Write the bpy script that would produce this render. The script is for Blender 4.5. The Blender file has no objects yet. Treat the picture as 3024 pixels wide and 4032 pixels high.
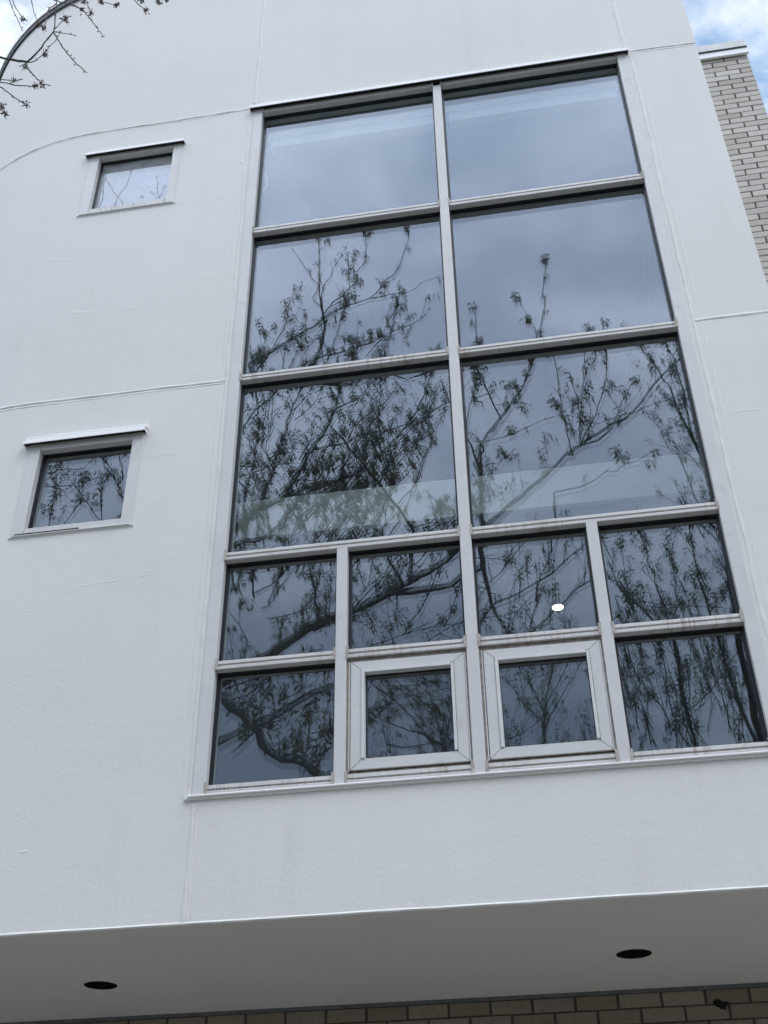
import bpy, bmesh, math, random
import numpy as np
from mathutils import Vector, Matrix
random.seed(7)
S = bpy.context.scene
C = S.collection

# ------------------------------------------------------------------ camera
E = 1.55                                             # eye height
GY = 4.5                                             # facade plane
cam_d = bpy.data.cameras.new('camera'); cam = bpy.data.objects.new('camera', cam_d); C.objects.link(cam)
S.camera = cam
cam_d.sensor_fit = 'VERTICAL'; cam_d.sensor_height = 36.0
cam_d.lens = 4569.0/4032.0*36.0
cam_d.clip_start = 0.05; cam_d.clip_end = 3000
R = ((0.98638495, -0.10555517, -0.12610646), (0.16410255, 0.5817468, 0.79664359), (-0.01072782, -0.80649164, 0.59114816))
M = Matrix(((R[0][0], -R[0][1], -R[0][2], 0), (R[1][0], -R[1][1], -R[1][2], 0), (R[2][0], -R[2][1], -R[2][2], E), (0, 0, 0, 1)))
cam.matrix_world = M
S.render.resolution_x = 768; S.render.resolution_y = 1024

# ------------------------------------------------------------------ light
SUN_EL, SUN_AZ = 52.0, 128.0
world = bpy.data.worlds.new('World'); S.world = world; world.use_nodes = True
nt = world.node_tree; nt.nodes.clear()
def WN(t, **k):
    n = nt.nodes.new(t)
    for a, b in k.items(): setattr(n, a, b)
    return n
out = WN('ShaderNodeOutputWorld'); bg = WN('ShaderNodeBackground'); bg.inputs['Strength'].default_value = 0.10
sky = WN('ShaderNodeTexSky', sky_type='NISHITA', sun_disc=False)
sky.sun_elevation = math.radians(SUN_EL); sky.sun_rotation = math.radians(SUN_AZ); sky.air_density = 1.2; sky.dust_density = 0.6
tc = WN('ShaderNodeTexCoord')
def noise(scale, det, rough, dist=0.0, off=(0, 0, 0)):
    mp = WN('ShaderNodeMapping'); mp.inputs['Location'].default_value = off; mp.inputs['Scale'].default_value = (1, 1, 1.6)
    nt.links.new(tc.outputs['Generated'], mp.inputs['Vector'])
    n = WN('ShaderNodeTexNoise'); n.inputs['Scale'].default_value = scale; n.inputs['Detail'].default_value = det
    n.inputs['Roughness'].default_value = rough; n.inputs['Distortion'].default_value = dist
    nt.links.new(mp.outputs[0], n.inputs['Vector']); return n.outputs['Fac']
def math_(op, a, b=None, clamp=False):
    n = WN('ShaderNodeMath', operation=op); n.use_clamp = clamp
    for i, v in enumerate((a, b)):
        if v is None: continue
        if isinstance(v, (int, float)): n.inputs[i].default_value = v
        else: nt.links.new(v, n.inputs[i])
    return n.outputs[0]
def mixc(f, a, b):
    n = WN('ShaderNodeMix', data_type='RGBA')
    for s, v in ((n.inputs[0], f), (n.inputs[6], a), (n.inputs[7], b)):
        if isinstance(v, (int, float)): s.default_value = v
        elif isinstance(v, tuple): s.default_value = (*v, 1)
        else: nt.links.new(v, s)
    return n.outputs[2]
sep = WN('ShaderNodeSeparateXYZ'); nt.links.new(tc.outputs['Generated'], sep.inputs[0])
# cloud deck: solid over the street side (-y), broken with blue gaps beyond the building (+y)
n1 = noise(5.5, 9, 0.62, 0.5, (3.1, 0.7, 1.3)); n2 = noise(4.2, 8, 0.58, 0.5, (8.4, 2.2, 5.0))
deck = math_('MULTIPLY_ADD', sep.outputs['Y'], -1.4); nt.nodes[-1].inputs[2].default_value = 1.02
cover = math_('ADD', math_('MULTIPLY', math_('SUBTRACT', n1, 0.47), 4.6), deck, True)
tone = math_('MULTIPLY', math_('SUBTRACT', n2, 0.37), 4.2, True)
# the deck is thicker (greyer) low over the street, thinner and brighter high up
elev = math_('MULTIPLY', math_('SUBTRACT', sep.outputs['Z'], 0.46), 2.5, True)
low = mixc(tone, (3.5, 4.15, 5.4), (5.4, 6.2, 7.6)); high = mixc(tone, (13.0, 14.8, 17.8), (20.5, 22.0, 25.0))
deckcol = mixc(elev, low, high)
# fair-weather white cumulus where the sky is broken
back = math_('MULTIPLY_ADD', sep.outputs['Y'], 2.5, True); nt.nodes[-1].inputs[2].default_value = 0.1
cloud = mixc(back, deckcol, (7.0, 7.5, 8.0))
boost = WN('ShaderNodeMixRGB', blend_type='MULTIPLY'); boost.inputs[0].default_value = 1.0
nt.links.new(sky.outputs[0], boost.inputs[1]); boost.inputs[2].default_value = (1.9, 1.9, 1.75, 1)
col = mixc(cover, boost.outputs[0], cloud)
nt.links.new(col, bg.inputs['Color']); nt.links.new(bg.outputs[0], out.inputs[0])

sun_d = bpy.data.lights.new('sun', 'SUN'); sun = bpy.data.objects.new('sun', sun_d); C.objects.link(sun)
sun_d.energy = 0.5; sun_d.angle = math.radians(20); sun_d.color = (1.0, 0.96, 0.90)
az, el = math.radians(SUN_AZ), math.radians(SUN_EL)
sd = Vector((math.sin(az)*math.cos(el), math.cos(az)*math.cos(el), math.sin(el)))
sun.rotation_euler = sd.to_track_quat('Z', 'Y').to_euler(); sun.location = (0, 0, 40)

S.view_settings.view_transform = 'Standard'; S.view_settings.look = 'None'; S.view_settings.gamma = 1.0
S.view_settings.use_curve_mapping = False
S.view_settings.exposure = 0.62
S.render.engine = 'CYCLES'
S.cycles.max_bounces = 12; S.cycles.transparent_max_bounces = 24; S.cycles.glossy_bounces = 8; S.cycles.diffuse_bounces = 5

# ------------------------------------------------------------------ materials
class NT:
    def __init__(s, name):
        s.m = bpy.data.materials.new(name); s.m.use_nodes = True; s.t = s.m.node_tree; s.t.nodes.clear()
        s.o = s.n('ShaderNodeOutputMaterial'); s.tc = s.n('ShaderNodeTexCoord')
    def n(s, t, **k):
        n = s.t.nodes.new(t)
        for a, b in k.items(): setattr(n, a, b)
        return n
    def l(s, a, b): s.t.links.new(a, b)
    def put(s, sock, v):
        if isinstance(v, (int, float)): sock.default_value = v
        elif isinstance(v, tuple): sock.default_value = (*v, 1) if len(v) == 3 and len(sock.default_value) == 4 else v
        else: s.l(v, sock)
    def noise(s, scale, det=4, rough=.55, dist=0, stretch=(1, 1, 1)):
        mp = s.n('ShaderNodeMapping'); mp.inputs['Scale'].default_value = stretch; s.l(s.tc.outputs['Object'], mp.inputs['Vector'])
        n = s.n('ShaderNodeTexNoise'); s.l(mp.outputs[0], n.inputs['Vector'])
        for k, v in (('Scale', scale), ('Detail', det), ('Roughness', rough), ('Distortion', dist)): n.inputs[k].default_value = v
        return n.outputs['Fac']
    def ramp(s, f, a, b, ca=(0, 0, 0), cb=(1, 1, 1)):
        n = s.n('ShaderNodeValToRGB'); s.l(f, n.inputs[0]); e = n.color_ramp.elements
        e[0].position = a; e[0].color = (*ca, 1); e[1].position = b; e[1].color = (*cb, 1); return n.outputs[0]
    def mix(s, f, a, b):
        n = s.n('ShaderNodeMix', data_type='RGBA'); s.put(n.inputs[0], f); s.put(n.inputs[6], a); s.put(n.inputs[7], b); return n.outputs[2]
    def mathn(s, op, a, b=0.0, clamp=False):
        n = s.n('ShaderNodeMath', operation=op); n.use_clamp = clamp; s.put(n.inputs[0], a); s.put(n.inputs[1], b); return n.outputs[0]
    def bump(s, h, strength, dist, prev=None):
        n = s.n('ShaderNodeBump'); n.inputs['Strength'].default_value = strength; n.inputs['Distance'].default_value = dist
        s.l(h, n.inputs['Height'])
        if prev is not None: s.l(prev, n.inputs['Normal'])
        return n.outputs[0]
    def done(s, col, rough=.6, normal=None, metal=0.0, spec=None):
        p = s.n('ShaderNodeBsdfPrincipled'); s.put(p.inputs['Base Color'], col); s.put(p.inputs['Roughness'], rough)
        p.inputs['Metallic'].default_value = metal
        if spec is not None: p.inputs['Specular IOR Level'].default_value = spec
        if normal is not None: s.l(normal, p.inputs['Normal'])
        s.l(p.outputs[0], s.o.inputs[0]); return s.m

def mat_stucco():
    b = NT('white painted stucco')
    grit = b.noise(55, 6, .65); lump = b.noise(7, 4, .5); wave = b.noise(.9, 3, .5)
    trowel = b.noise(2.2, 5, .6, .8, (.35, .35, 2.6))
    col = b.mix(b.ramp(wave, .32, .68), (.765, .752, .722), (.80, .788, .758))
    dirt = b.ramp(b.noise(3.0, 6, .7, 1.0, (1, 1, .35)), .60, .86)
    col = b.mix(b.mathn('MULTIPLY', dirt, .45), col, (.66, .64, .61))
    run = b.ramp(b.noise(5.5, 4, .65, .3, (1, 1, .05)), .52, .80); patch = b.ramp(b.noise(.7, 3, .5, 1.5), .42, .62)
    col = b.mix(b.mathn('MULTIPLY', b.mathn('MULTIPLY', run, patch), .32), col, (.60, .59, .56))
    pin = b.ramp(b.noise(24, 3, .7), .74, .80)
    col = b.mix(b.mathn('MULTIPLY', pin, .35), col, (.62, .60, .57))
    nrm = b.bump(grit, .60, .0019); nrm = b.bump(lump, .5, .0010, nrm); nrm = b.bump(trowel, .35, .003, nrm); nrm = b.bump(wave, .6, .018, nrm)
    return b.done(col, .72, nrm)
def mat_paint(name, c1, c2, rough=.45, stain=None, streak=0.0):
    b = NT(name)
    n = b.noise(5, 4, .6); col = b.mix(b.ramp(n, .3, .7), c1, c2)
    if streak:
        st = b.ramp(b.noise(38, 3, .75, .3, (1, .2, .06)), .50, .66)
        pat = b.ramp(b.noise(2.3, 3, .5), .40, .60)
        col = b.mix(b.mathn('MULTIPLY', b.mathn('MULTIPLY', st, pat), streak), col, stain)
    if stain:
        d = b.ramp(b.noise(9, 5, .7, .6), .58, .80)
        col = b.mix(b.mathn('MULTIPLY', d, .45), col, stain)
    return b.done(col, rough, b.bump(b.noise(90, 3, .6), .25, .0006))
def mat_flat(name, c, rough=.5, var=.12, metal=0.0, scale=12, spec=None):
    b = NT(name); n = b.noise(scale, 4, .6)
    lo = tuple(x*(1-var) for x in c); hi = tuple(min(1, x*(1+var)) for x in c)
    return b.done(b.mix(b.ramp(n, .3, .7), lo, hi), rough, b.bump(b.noise(scale*5, 3, .6), .3, .001), metal, spec)
def mat_glass(name, ior, tint, wav=.35, hazy=0.0, gcol=(1, 1, 1), hs=2.2, hc=(.50, .60, .60)):
    b = NT(name)
    r0 = ((ior-1)/(ior+1))**2                       # Schlick reflectance, the same from either side of the sheet
    ge = b.n('ShaderNodeNewGeometry'); dt = b.n('ShaderNodeVectorMath', operation='DOT_PRODUCT'); b.l(ge.outputs['Incoming'], dt.inputs[0]); b.l(ge.outputs['Normal'], dt.inputs[1])
    gz = b.mathn('SUBTRACT', 1.0, b.mathn('ABSOLUTE', dt.outputs['Value'])); fr = b.mathn('ADD', r0, b.mathn('MULTIPLY', b.mathn('POWER', gz, 5.0), 1-r0))
    tr = b.n('ShaderNodeBsdfTransparent'); b.put(tr.inputs[0], tint)
    gl = b.n('ShaderNodeBsdfGlossy'); gl.inputs['Roughness'].default_value = 0.0; b.put(gl.inputs[0], gcol)
    nrm = b.bump(b.noise(1.1, 1, .4), wav, .004); b.l(nrm, gl.inputs['Normal'])
    mx = b.n('ShaderNodeMixShader'); b.l(fr, mx.inputs[0]); b.l(tr.outputs[0], mx.inputs[1]); b.l(gl.outputs[0], mx.inputs[2])
    res = mx.outputs[0]
    if hazy:                                     # thin dust film; heavier on the upper small window as painted cloud reflections
        df = b.n('ShaderNodeBsdfDiffuse'); df.inputs[0].default_value = (*hc, 1)
        m2 = b.n('ShaderNodeMixShader'); b.l(b.ramp(b.noise(hs, 6, .62, .6), .35, .68, (hazy*.4,)*3, (hazy,)*3), m2.inputs[0])
        b.l(res, m2.inputs[1]); b.l(df.outputs[0], m2.inputs[2]); res = m2.outputs[0]
    b.l(res, b.o.inputs[0]); return b.m
def mat_island(name, cols, rough=.8, bs=None, spec=.3, grain=60, gdist=.002):
    b = NT(name); g = b.n('ShaderNodeNewGeometry'); r = b.n('ShaderNodeValToRGB'); b.l(g.outputs['Random Per Island'], r.inputs[0])
    e = r.color_ramp.elements; e[0].color = (*cols[0], 1); e[1].color = (*cols[-1], 1)
    for i, c in enumerate(cols[1:-1]): x = e.new((i+1)/(len(cols)-1)); x.color = (*c, 1)
    sp = b.ramp(b.noise(grain, 5, .7), .42, .78)
    col = b.mix(b.mathn('MULTIPLY', sp, .35), r.outputs[0], tuple(c*.55 for c in cols[0]))
    return b.done(col, rough, b.bump(b.noise(grain*2, 4, .65), .5, gdist), 0, spec)

STUCCO = mat_stucco()
FRAME = mat_paint('cream white aluminium paint', (.64, .635, .625), (.70, .695, .685), .42, (.42, .37, .33))
TRANS = mat_paint('stained aluminium paint', (.60, .585, .57), (.69, .675, .66), .42, (.36, .29, .24), .85)
FLASH = mat_paint('white flashing paint', (.86, .85, .84), (.90, .89, .88), .30)
SEAL = mat_flat('weathered sealant', (.46, .42, .38), .8, .25, scale=60)
RUST = mat_flat('brown dirty gasket', (.25, .215, .19), .7, .4, scale=40)
GASKET = mat_flat('black rubber gasket', (.008, .009, .012), .35, .3, scale=40)
SOFF = mat_flat('grey painted soffit', (.80, .79, .75), .75, .03, scale=1.2)
BLACK = mat_flat('black can interior', (.004, .004, .004), .9, .2)
GC = (.78, .86, 1.0)
GLASS_O = mat_glass('outer glass sheet', 2.08, (.91, .945, .93), .30, .034, GC)
GLASS_I = mat_glass('inner glass sheet', 1.85, (.91, .945, .93), .30, .0, GC)
GLASS_B = mat_glass('outer glass sheet painted cloud reflections', 3.3, (.70, .78, .80), .35, .62, GC, 8.0, (.80, .82, .83))  # pale mottled haze paints bright reflected cloud onto the upper small window
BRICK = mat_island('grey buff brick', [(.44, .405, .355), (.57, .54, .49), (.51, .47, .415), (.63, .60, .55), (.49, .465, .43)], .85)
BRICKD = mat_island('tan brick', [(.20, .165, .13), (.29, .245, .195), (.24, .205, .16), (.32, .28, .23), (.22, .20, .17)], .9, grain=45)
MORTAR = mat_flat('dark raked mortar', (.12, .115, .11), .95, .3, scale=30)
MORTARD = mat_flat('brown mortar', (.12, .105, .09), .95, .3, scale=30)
METALD = mat_flat('dark grey trim', (.13, .14, .145), .6, .2)
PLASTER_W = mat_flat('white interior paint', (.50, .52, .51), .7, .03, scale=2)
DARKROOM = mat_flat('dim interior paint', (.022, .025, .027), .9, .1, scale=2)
BLIND = mat_flat('white blind cassette', (.50, .51, .52), .4, .04)
WOODFLOOR = mat_flat('pale wood floor', (.16, .14, .12), .6, .1, scale=3)
BARKFAR = mat_flat('pale grey bark', (.16, .155, .15), .9, .2, scale=25)
BARK = mat_flat('grey brown bark', (.085, .078, .072), .9, .35, scale=25)
TWIG = mat_flat('dark twig bark', (.085, .072, .065), .85, .3, scale=60)
BEADW = mat_flat('dull glazing bead paint', (.70, .70, .69), .4, .06)
LEAF = mat_island('young drooping leaves', [(.14, .15, .075), (.20, .20, .10), (.19, .135, .085), (.25, .21, .12)], .6, grain=50)
LEAFG = mat_island('fresh green leaves', [(.11, .13, .06), (.16, .18, .08), (.12, .13, .06)], .6, grain=50)
BLOOM = mat_island('brown blossom scales', [(.10, .075, .055), (.17, .13, .10), (.075, .055, .045), (.22, .18, .14)], .8, grain=90)
CONC = mat_flat('concrete pavement', (.175, .165, .145), .9, .12, scale=1.5)
ASPH = mat_flat('asphalt', (.05, .05, .052), .9, .2, scale=8)
lm = NT('lit lamp'); em = lm.n('ShaderNodeEmission'); em.inputs[0].default_value = (1, .97, .92, 1); em.inputs[1].default_value = 9.0
lm.l(em.outputs[0], lm.o.inputs[0]); LAMP = lm.m

# ------------------------------------------------------------------ mesh helpers
class MB:
    def __init__(s): s.v = []; s.f = []
    def add(s, vs, fs):
        k = len(s.v); s.v.extend(vs); s.f.extend([tuple(i+k for i in f) for f in fs])
    def box(s, x0, x1, y0, y1, z0, z1):
        s.add([(x0, y0, z0), (x1, y0, z0), (x1, y1, z0), (x0, y1, z0), (x0, y0, z1), (x1, y0, z1), (x1, y1, z1), (x0, y1, z1)],
              [(0, 3, 2, 1), (4, 5, 6, 7), (0, 1, 5, 4), (1, 2, 6, 5), (2, 3, 7, 6), (3, 0, 4, 7)])
    def profx(s, prof, x0, x1):                          # profile of (y,z) swept along x
        n = len(prof); s.add([(x0, y, z) for y, z in prof]+[(x1, y, z) for y, z in prof],
              [(i, (i+1) % n, n+(i+1) % n, n+i) for i in range(n)]+[tuple(range(n))[::-1], tuple(range(n, 2*n))])
    def profz(s, prof, z0, z1):                          # profile of (x,y) swept along z
        n = len(prof); s.add([(x, y, z0) for x, y in prof]+[(x, y, z1) for x, y in prof],
              [(i, (i+1) % n, n+(i+1) % n, n+i) for i in range(n)]+[tuple(range(n))[::-1], tuple(range(n, 2*n))])
    def build(s, name, m, parent=None, smooth=False, bevel=0.0):
        me = bpy.data.meshes.new(name); me.from_pydata(s.v, [], s.f); me.update()
        o = bpy.data.objects.new(name, me); C.objects.link(o); me.materials.append(m)
        bm = bmesh.new(); bm.from_mesh(me); bmesh.ops.recalc_face_normals(bm, faces=bm.faces)
        if bevel: bmesh.ops.bevel(bm, geom=list(bm.edges), offset=bevel, segments=2, affect='EDGES', profile=.5)
        bm.to_mesh(me); bm.free()
        if smooth: me.polygons.foreach_set('use_smooth', [True]*len(me.polygons))
        if parent is not None: o.parent = parent
        return o
def fast(name, v, f, m, parent=None, smooth=True):
    me = bpy.data.meshes.new(name); me.from_pydata(v, [], f); me.update(); me.materials.append(m)
    if smooth: me.polygons.foreach_set('use_smooth', [True]*len(me.polygons))
    o = bpy.data.objects.new(name, me); C.objects.link(o)
    if parent is not None: o.parent = parent
    return o
def tag(o, label=None, cat=None, group=None, kind=None):
    for k, v in (('label', label), ('category', cat), ('group', group), ('kind', kind)):
        if v: o[k] = v
    return o
def empty(name, label, cat, group=None):
    o = bpy.data.objects.new(name, None); C.objects.link(o); return tag(o, label, cat, group)
Z = lambda z: z+E                                       # heights measured from the eye
from mathutils import noise as mn
def wob(a, b, s=1.0): return mn.noise(Vector((a*s, b*s, 3.7)))

# ------------------------------------------------------------------ the setting
b = MB(); b.box(-250, 250, -250, 250, -0.4, 0.0); g = b.build('ground', mat_flat('dry lawn and soil', (.10, .10, .055), .95, .3, scale=3)); tag(g, kind='structure')
b = MB(); b.box(-60, 60, -4.2, 6.2, 0.004, 0.06); g = b.build('pavement', CONC); tag(g, kind='structure')
b = MB(); b.box(-200, 200, -14, -6.5, 0.0, 0.02); g = b.build('road', ASPH); tag(g, kind='structure')

# ------------------------------------------------------------------ white building
XR, XS, RAD, TOP, BOT = 1.346, -2.70, 1.71, 8.70, 1.412
def plan(u, off=0.0):                                   # u runs leftwards along the wall, off = outwards
    if u <= -XS: return (-u, GY-off)
    a = (u+XS)/RAD
    if a <= math.pi/2: return (XS-(RAD+off)*math.sin(a), GY+RAD-(RAD+off)*math.cos(a))
    return (XS-RAD-off, GY+RAD+(u+XS-RAD*math.pi/2))
UA = -XS; UB = UA+RAD*math.pi/2
bld = empty('white_building', 'tall white stucco building with a rounded left corner and a big gridded window', 'building')
holes = [(-.900, 1.553, 1.950, 6.79), (2.040, 2.666, 5.950, 6.57), (2.010, 2.646, 3.434, 4.05)]   # u0,u1,z0,z1
us = sorted(set([-XR, UA]+[h[0] for h in holes]+[h[1] for h in holes]+[UA+RAD*math.pi/2*i/28 for i in range(29)]+[UB+6.0]))
zs = sorted(set([BOT, TOP]+[h[2] for h in holes]+[h[3] for h in holes]))
vs, fs, idx = [], [], {}
def vid(i, j):
    if (i, j) not in idx:
        x, y = plan(us[i]); idx[(i, j)] = len(vs); vs.append((x, y, Z(zs[j])))
    return idx[(i, j)]
for i in range(len(us)-1):
    for j in range(len(zs)-1):
        um, zm = (us[i]+us[i+1])/2, (zs[j]+zs[j+1])/2
        if any(h[0] < um < h[1] and h[2] < zm < h[3] for h in holes): continue
        fs.append((vid(i, j), vid(i, j+1), vid(i+1, j+1), vid(i+1, j)))
k = len(vs)                                             # right-hand return wall
vs += [(XR, GY, Z(BOT)), (XR, 6.28, Z(BOT)), (XR, 6.28, Z(TOP)), (XR, GY, Z(TOP))]; fs.append((k, k+1, k+2, k+3))
def bead(path, w, h, seed, wobble=.25, gap=0.0):        # hand-trowelled ridge over a joint, path in (u,z)
    pts = []
    for (a, c), (d, e) in zip(path[:-1], path[1:]):
        n = max(1, int(math.hypot(d-a, e-c)/.018)); pts += [(a+(d-a)*t/n, c+(e-c)*t/n) for t in range(n)]
    pts.append(path[-1]); K = (-1, -.55, 0, .55, 1); prev = None
    for n, (u, z) in enumerate(pts):
        q = pts[min(n+1, len(pts)-1)]; p = pts[max(n-1, 0)]
        tx, tz = q[0]-p[0], q[1]-p[1]; L = math.hypot(tx, tz) or 1; nx, nz = -tz/L, tx/L
        s_ = n*.018; ww = w*(1+wobble*2*wob(s_*9, seed)); hh = h*(1+wobble*3.0*wob(s_*14, seed+5.3)); sh = w*wobble*2.2*wob(s_*4, seed+9.1)
        hh = max(hh, .0002); base = len(vs)
        for kk in K:
            x, y = plan(u+nx*(kk*ww+sh), hh*(1-kk*kk)-.0003); vs.append((x, y, Z(z+nz*(kk*ww+sh))))
        if prev is not None and not (gap and wob(s_*3, seed+2.2) > gap):
            for m_ in range(4): fs.append((prev+m_, prev+m_+1, base+m_+1, base+m_))
        prev = base
bead([(1.60, 6.818), (2.7, 6.818), (UB, 6.815)], .010, .0042, 1); bead([(1.64, 6.798), (2.7, 6.798), (UB, 6.796)], .005, .0014, 2)
bead([(-.93, 6.815), (-XR, 6.80)], .009, .0040, 3); bead([(-.93, 6.79), (-XR, 6.775)], .005, .0020, 33)
bead([(1.572, 4.346), (2.6, 4.352), (UB, 4.357)], .010, .0042, 4, .15); bead([(1.585, 4.327), (2.6, 4.332), (UB, 4.337)], .006, .0020, 5, .15)
bead([(-.925, 4.362), (-XR, 4.362)], .011, .0038, 6, .2)
bead([(1.556, 6.87), (1.562, TOP)], .014, .0045, 7); bead([(1.532, 6.88), (1.538, TOP)], .004, .0030, 71)
bead([(-.905, 6.86), (-.909, TOP)], .014, .0045, 8)
bead([(1.545, 1.915), (1.546, 1.73), (1.545, BOT)], .013, .0050, 9, .22); bead([(1.530, 1.88), (1.530, BOT)], .005, .0030, 10, .3)
# ridges where the stucco meets the big frame
bead([(1.584, 6.79), (1.578, 5.0), (1.575, 3.2), (1.570, 1.95)], .009, .0045, 11, .35)
bead([(1.612, 6.5), (1.606, 4.5), (1.598, 1.95)], .012, .0016, 12, .35, .28)
bead([(-.932, 6.75), (-.930, 4.5), (-.930, 1.96)], .009, .0045, 13, .35); bead([(-.965, 6.3), (-.968, 3.5), (-.96, 2.2)], .012, .0016, 14, .35, .22)
# faint repaired cracks
bead([(2.67, 3.02), (2.55, 2.98), (2.46, 2.97), (2.36, 3.03), (2.22, 3.09), (2.0, 3.10), (1.75, 3.12), (1.62, 3.13)], .005, .0007, 15, .5, .30)
bead([(2.9, 2.1), (2.4, 2.08), (2.0, 2.10), (1.7, 2.13), (1.58, 2.14)], .006, .0004, 16, .6, .25)
bead([(2.4, 1.70), (2.2, 1.66), (2.0, 1.69), (1.85, 1.78), (1.70, 1.86), (1.56, 1.88)], .008, .0005, 17, .5, .30)
bead([(2.02, 3.86), (1.8, 3.87), (1.6, 3.875)], .005, .0008, 18, .5, .2); bead([(2.05, 5.94), (1.85, 5.90), (1.6, 5.99)], .006, .0008, 19, .5, .2)
bead([(-1.0, 5.9), (-1.3, 5.9)], .012, .0007, 20, .6, .1); bead([(-1.0, 5.35), (-1.25, 5.36)], .014, .0007, 21, .6, .1); bead([(-1.02, 3.72), (-1.3, 3.72)], .008, .0007, 22, .6, .1)
bead([(2.8, 5.55), (2.5, 5.50), (2.2, 5.46)], .010, .0007, 23, .6, .15); bead([(2.6, 5.05), (2.1, 5.02), (1.7, 5.06)], .012, .0006, 24, .6, .15)
# drip bead along the lower edge
bead([(-XR, BOT+.004), (1.0, BOT+.004), (UB, BOT+.004)], .007, .0050, 25, .08)
random.seed(3)
for _ in range(26):                                     # trowel spatter
    u, z = random.uniform(-1.3, 4.5), random.uniform(1.45, 8.4)
    if -.95 < u < 1.6 and 1.9 < z < 6.9: continue
    bead([(u, z), (u+random.uniform(.01, .03), z+random.uniform(-.008, .008))], random.uniform(.003, .007), random.uniform(.0008, .0018), random.random()*50)
o = fast('wall', vs, fs, STUCCO, bld, False)
bm = bmesh.new(); bm.from_mesh(o.data); bmesh.ops.recalc_face_normals(bm, faces=bm.faces); bm.to_mesh(o.data); bm.free()
o.data.polygons.foreach_set('use_smooth', [True]*len(o.data.polygons)); o.data.set_sharp_from_angle(angle=math.radians(40))

def sweep(prof, name, m, parent, u0, u1, closed=True):  # profile (off,z) along the plan curve
    uu = [u for u in us if u0 <= u <= u1]
    v, f, n = [], [], len(prof)
    for u in uu:
        for off, z in prof:
            x, y = plan(u, off); v.append((x, y, Z(z)))
    for i in range(len(uu)-1):
        for j in range(n if closed else n-1): f.append((i*n+j, i*n+(j+1) % n, (i+1)*n+(j+1) % n, (i+1)*n+j))
    o = fast(name, v, f, m, parent, False); return o
cp = sweep([(-.02, 8.700), (.012, 8.700), (.016, 8.685), (.019, 8.698), (.019, 8.742), (-.02, 8.742)], 'coping', METALD, bld, -XR, UB+6)
sweep([(-.3, 8.745), (.022, 8.745), (.027, 8.733), (.031, 8.745), (.031, 8.800), (-.3, 8.815)], 'cap', FLASH, cp, -XR, UB+6)
b = MB(); b.box(-2.75, 1.30, 4.60, 12, Z(8.45), Z(8.60)); b.build('roof', CONC, bld)

# soffit with two round openings
SZ = 1.418; SY0, SY1 = GY+.001, 5.918
DL = [(.232, 5.302, .0770), (-2.195, 5.322, .0765)]
sv, sf = [], []
def quad(x0, x1, y0, y1):
    k = len(sv); sv.extend([(x0, y0, Z(SZ)), (x1, y0, Z(SZ)), (x1, y1, Z(SZ)), (x0, y1, Z(SZ))]); sf.append((k, k+1, k+2, k+3))
def ring(cx, cy, r, h):
    n = 64; k = len(sv)
    for i in range(n):
        a = 2*math.pi*i/n; c_, s_ = math.cos(a), math.sin(a); q = h/max(abs(c_), abs(s_))
        sv.append((cx+r*c_, cy+r*s_, Z(SZ))); sv.append((cx+q*c_, cy+q*s_, Z(SZ)))
    for i in range(n):
        j = (i+1) % n; sf.append((k+2*i, k+2*i+1, k+2*j+1, k+2*j))
H = .125
xs = [-4.38]+sorted([DL[0][0]-H, DL[0][0]+H, DL[1][0]-H, DL[1][0]+H])+[XR]
for a, c in zip(xs[:-1], xs[1:]):
    d = [q for q in DL if abs((a+c)/2-q[0]) < .01]
    if d: cx, cy, r = d[0]; quad(a, c, SY0, cy-H); quad(a, c, cy+H, SY1); ring(cx, cy, r, H)
    else: quad(a, c, SY0, SY1)
fast('soffit', sv, sf, SOFF, bld, False)
for i, (cx, cy, r) in enumerate(DL):
    d = empty('downlight_opening', ('empty black round light opening in the grey soffit, near the right end' if i == 0 else
              'empty black round light opening in the grey soffit, below the small windows at left'), 'light opening', 'round openings in the soffit')
    d.location = (cx, cy, Z(SZ))
    v, f = [], []; n = 48
    for i_ in range(n):
        a = 2*math.pi*i_/n; v += [(r*1.005*math.cos(a), r*1.005*math.sin(a), .001), (r*1.005*math.cos(a), r*1.005*math.sin(a), .20)]
    for i_ in range(n): j = (i_+1) % n; f.append((2*i_, 2*i_+1, 2*j+1, 2*j))
    f.append(tuple(2*i_+1 for i_ in range(n))); fast('can', v, f, BLACK, d, False)
    v, f = [], []                                         # skim-coat ring and hanging paint around the hole
    for i_ in range(n):
        a = 2*math.pi*i_/n; w = 1+.05*wob(math.cos(a)*3, math.sin(a)*3+i*7)
        for rr, zz in ((r*1.0, -.0006), (r*1.03, -.0022), (r*1.38*w, -.0016), (r*1.45*w, .0004)): v.append((rr*math.cos(a), rr*math.sin(a), zz))
    for i_ in range(n):
        j = (i_+1) % n
        for q in range(3): f.append((4*i_+q, 4*i_+q+1, 4*j+q+1, 4*j+q))
    fast('skim_ring', v, f, SOFF, d, True)

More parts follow.
